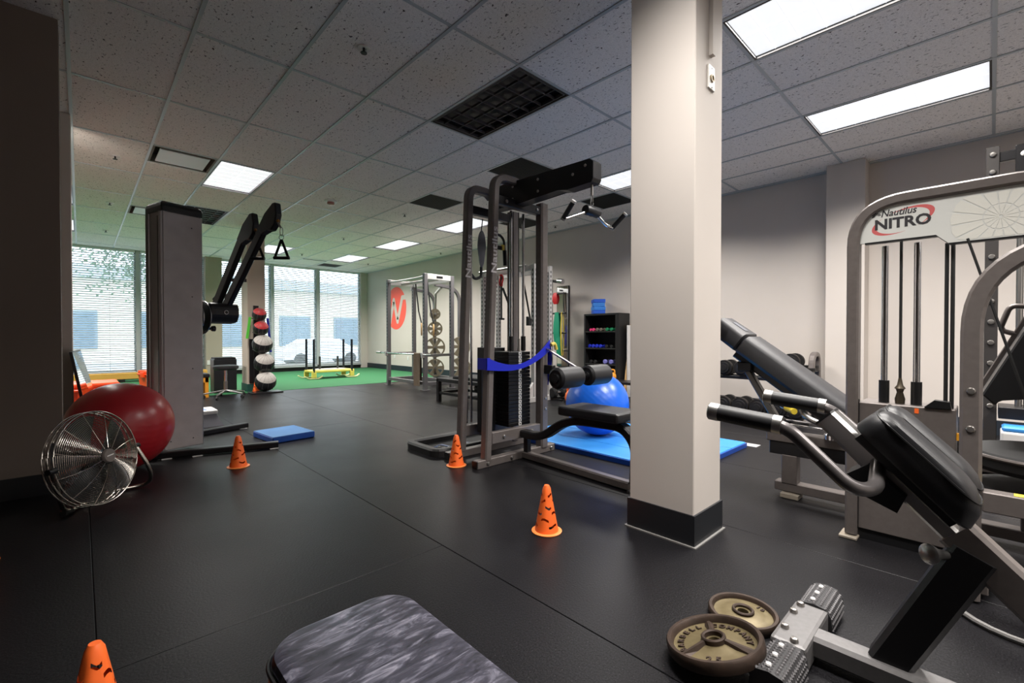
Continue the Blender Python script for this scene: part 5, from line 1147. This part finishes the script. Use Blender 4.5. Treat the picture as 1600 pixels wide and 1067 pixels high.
m_hex = mat('dumbbell_black', (22, 20, 20), .5); m_hexr = mat('dumbbell_edge', (70, 64, 58), .35, .6)
def round_db(c, r, L_, lb):
    t = thing('dumbbell', lb, 'dumbbell', c, group='round plate dumbbells on the two tier rack'); q = M.Translation((0, 0, r)) @ M.Rotation(pi/2, 4, 'Y')
    part('handle', MB().cyl(q @ V((0, 0, -L_*.3)), q @ V((0, 0, L_*.3)), .016, 10), m_chrome, t, False)
    for s in (-1, 1):
        h_ = part('head', MB().lathe([(0, s*L_*.22), (r*.98, s*L_*.22), (r, s*L_*.24), (r, s*L_*.36), (r*.96, s*L_*.38), (r*.72, s*L_*.38), (r*.70, s*L_*.40), (r*.68, s*L_*.46), (r*.4, s*L_*.46), (r*.38, s*L_*.48), (0, s*L_*.48)], 26, q), m_hex, t, False)
        part('head_ring', MB().lathe([(r*.99, s*L_*.355), (r*1.005, s*L_*.365), (r*.97, s*L_*.385), (r*.95, s*L_*.375)], 26, q, True), m_hexr, h_, False)
for k in range(4): round_db((6.22, 2.40-.215*k+.0, .50-.005), .098, .34, ['upper tier dumbbell half hidden by the pillar edge', 'upper tier dumbbell just left of the incline bench pad', 'upper tier dumbbell hidden behind the incline bench pad', 'upper tier dumbbell showing above the lower end of the incline bench pad'][k]) if k != 2 else None
round_db((6.21, 1.64, .598), .098, .30, 'dumbbell on the raised right end of the rack next to the small plates')
for k in range(5): round_db((6.02, 2.34-.205*k, .045), .10, .34, ['lower tier dumbbell cut by the pillar edge', 'lower tier dumbbell second from the pillar', 'lower tier dumbbell beside the bench strut', 'lower tier dumbbell behind the bench grips', 'lower tier dumbbell at the far right end'][k])
for k in range(2):
    t = thing('small_plate', ['small black ring plate lying on the dumbbell rack end', 'small black ring plate stacked behind the other'][k], 'weight plate', (6.14+.13*k, 1.475, .598+.022*k), group='small ring plates'); part('plate_ring', MB().lathe([(.025, 0), (.085, 0), (.088, .006), (.085, .035), (.025, .035)], 24, closed=True), m_hex, t, False)

# ------------------------------------------------------------------ incline bench
ib = thing('incline_bench', 'black incline bench with a tilted padded back on a grey rail frame', 'exercise machine', (3.22, .75, 0))
lo, hi = V((3.22, .56, .468)), V((3.22, 1.33, 1.03)); dv = (hi-lo).normalized(); nv = V((0, -dv.z, dv.y))
def pad_seg(name, t0, t1, w0, w1):
    L2 = (hi-lo).length; rings = []
    K_ = 8
    def ring(t, w, e=0):
        c = lo+dv*(t*L2); return [c+V((sx*(w-e), 0, 0))+nv*hh for sx, hh in ((-.86, 0), (-1, .02), (-1, .095-e), (-.9, .115-e), (-.72, .125-e), (.72, .125-e), (.9, .115-e), (1, .095-e), (1, .02), (.86, 0))]
    ts = [t0, t0+.012]+[t0+(t1-t0)*k/K_ for k in range(1, K_)]+[t1-.012, t1]
    for i, t in enumerate(ts): rings.append(ring(t, w0+(w1-w0)*(t-t0)/(t1-t0), .012 if i in (0, len(ts)-1) else 0))
    mb_ = MB().loft(rings); mb_.smooth = True
    part(name, mb_, mat('bench_vinyl', (33, 33, 37), .5, noise=(26, .6, (25, 25, 29)), bump=(160, .2)), ib)
pad_seg('back_pad', 0, .775, .145, .135); pad_seg('head_pad', .778, 1.0, .135, .105)
part('pad_label', MB().box((-.03, -.05, 0), (.03, .05, .002)), mat('label_worn', (78, 80, 88), .5), ib, False).matrix_basis = M.Translation(lo+dv*(.88*(hi-lo).length)+nv*.126-V((3.22, .75, 0))) @ V(nv).to_track_quat('Z', 'Y').to_matrix().to_4x4()
part('pad_spine', MB().rect([lo+dv*.05-nv*.03, hi-dv*.2-nv*.03], .06, .06, up=nv), m_dark, ib)
part('adjust_strut', MB().rect([(3.19, 1.10, .77), (3.19, .90, .42)], .04, .055, up=(1, 0, 0)), mat('strut_grey', (84, 82, 80), .35, .6), ib); part('strut_bracket', MB().cbox((3.19, 1.115, .80), (.08, .09, .06), .006), m_dark, ib)
part('upper_rail', MB().box((3.17, -.15, .34), (3.27, .985, .40), .005), m_char, ib); part('rail_channel', MB().box((3.18, -.15, .26), (3.26, .97, .34), .004), m_dark, ib)
part('slide_rod', MB().cyl((3.20, -.1, .425), (3.20, .97, .455), .007, 8), m_chrome, ib); part('slide_rod', MB().cyl((3.26, -.1, .44), (3.26, .97, .47), .006, 8), m_chrome, ib); part('rail_stand', MB().box((3.17, .90, .40), (3.27, .96, .48), .004), m_dark, ib)
part('front_leg', MB().box((3.175, .815, .085), (3.255, .90, .262), .004), m_char, ib); part('base_rail', MB().box((3.18, -.2, .035), (3.26, .94, .09), .004), m_char, ib); part('base_foot', MB().box((3.15, .80, 0), (3.25, .90, .030), .003), mat('foot_tan', (150, 140, 126), .5), ib)
part('rear_leg', MB().box((3.18, -.18, .09), (3.26, -.10, .26), .004), m_char, ib)
part('lock_pin', MB().cyl((3.13, .86, .56), (3.06, .80, .555), .018, 12), m_yellow, ib); part('pin_stem', MB().cyl((3.18, .90, .565), (3.13, .86, .56), .012, 10), m_chrome, ib)
part('bent_tube', MB().tube(fillet([(3.14, .78, .55), (3.05, .74, .53), (3.05, .58, .47), (3.05, .52, .475)], .05, 5), .017, 10), m_steel, ib); part('foam_roller', MB().cyl((3.05, .53, .475), (3.05, .44, .53), .027, 14), m_foam, ib); part('roller_ring', MB().cyl((3.05, .535, .472), (3.05, .528, .476), .03, 14), m_print, ib)
part('seat_block', MB().box((3.12, .45, .44), (3.34, .60, .52), .012), m_dark, ib); part('chrome_cup', MB().lathe([(0, .40), (.045, .40), (.045, .425), (.025, .44), (.025, .47), (0, .475)], 18, M.Translation((3.17, .63, 0))), m_chrome, ib)
part('seat_support', MB().box((3.19, .48, .40), (3.25, .56, .45), .003), m_dark, ib)

# remaining tidy-up
if bpy.data.objects.get('Cube'): pass
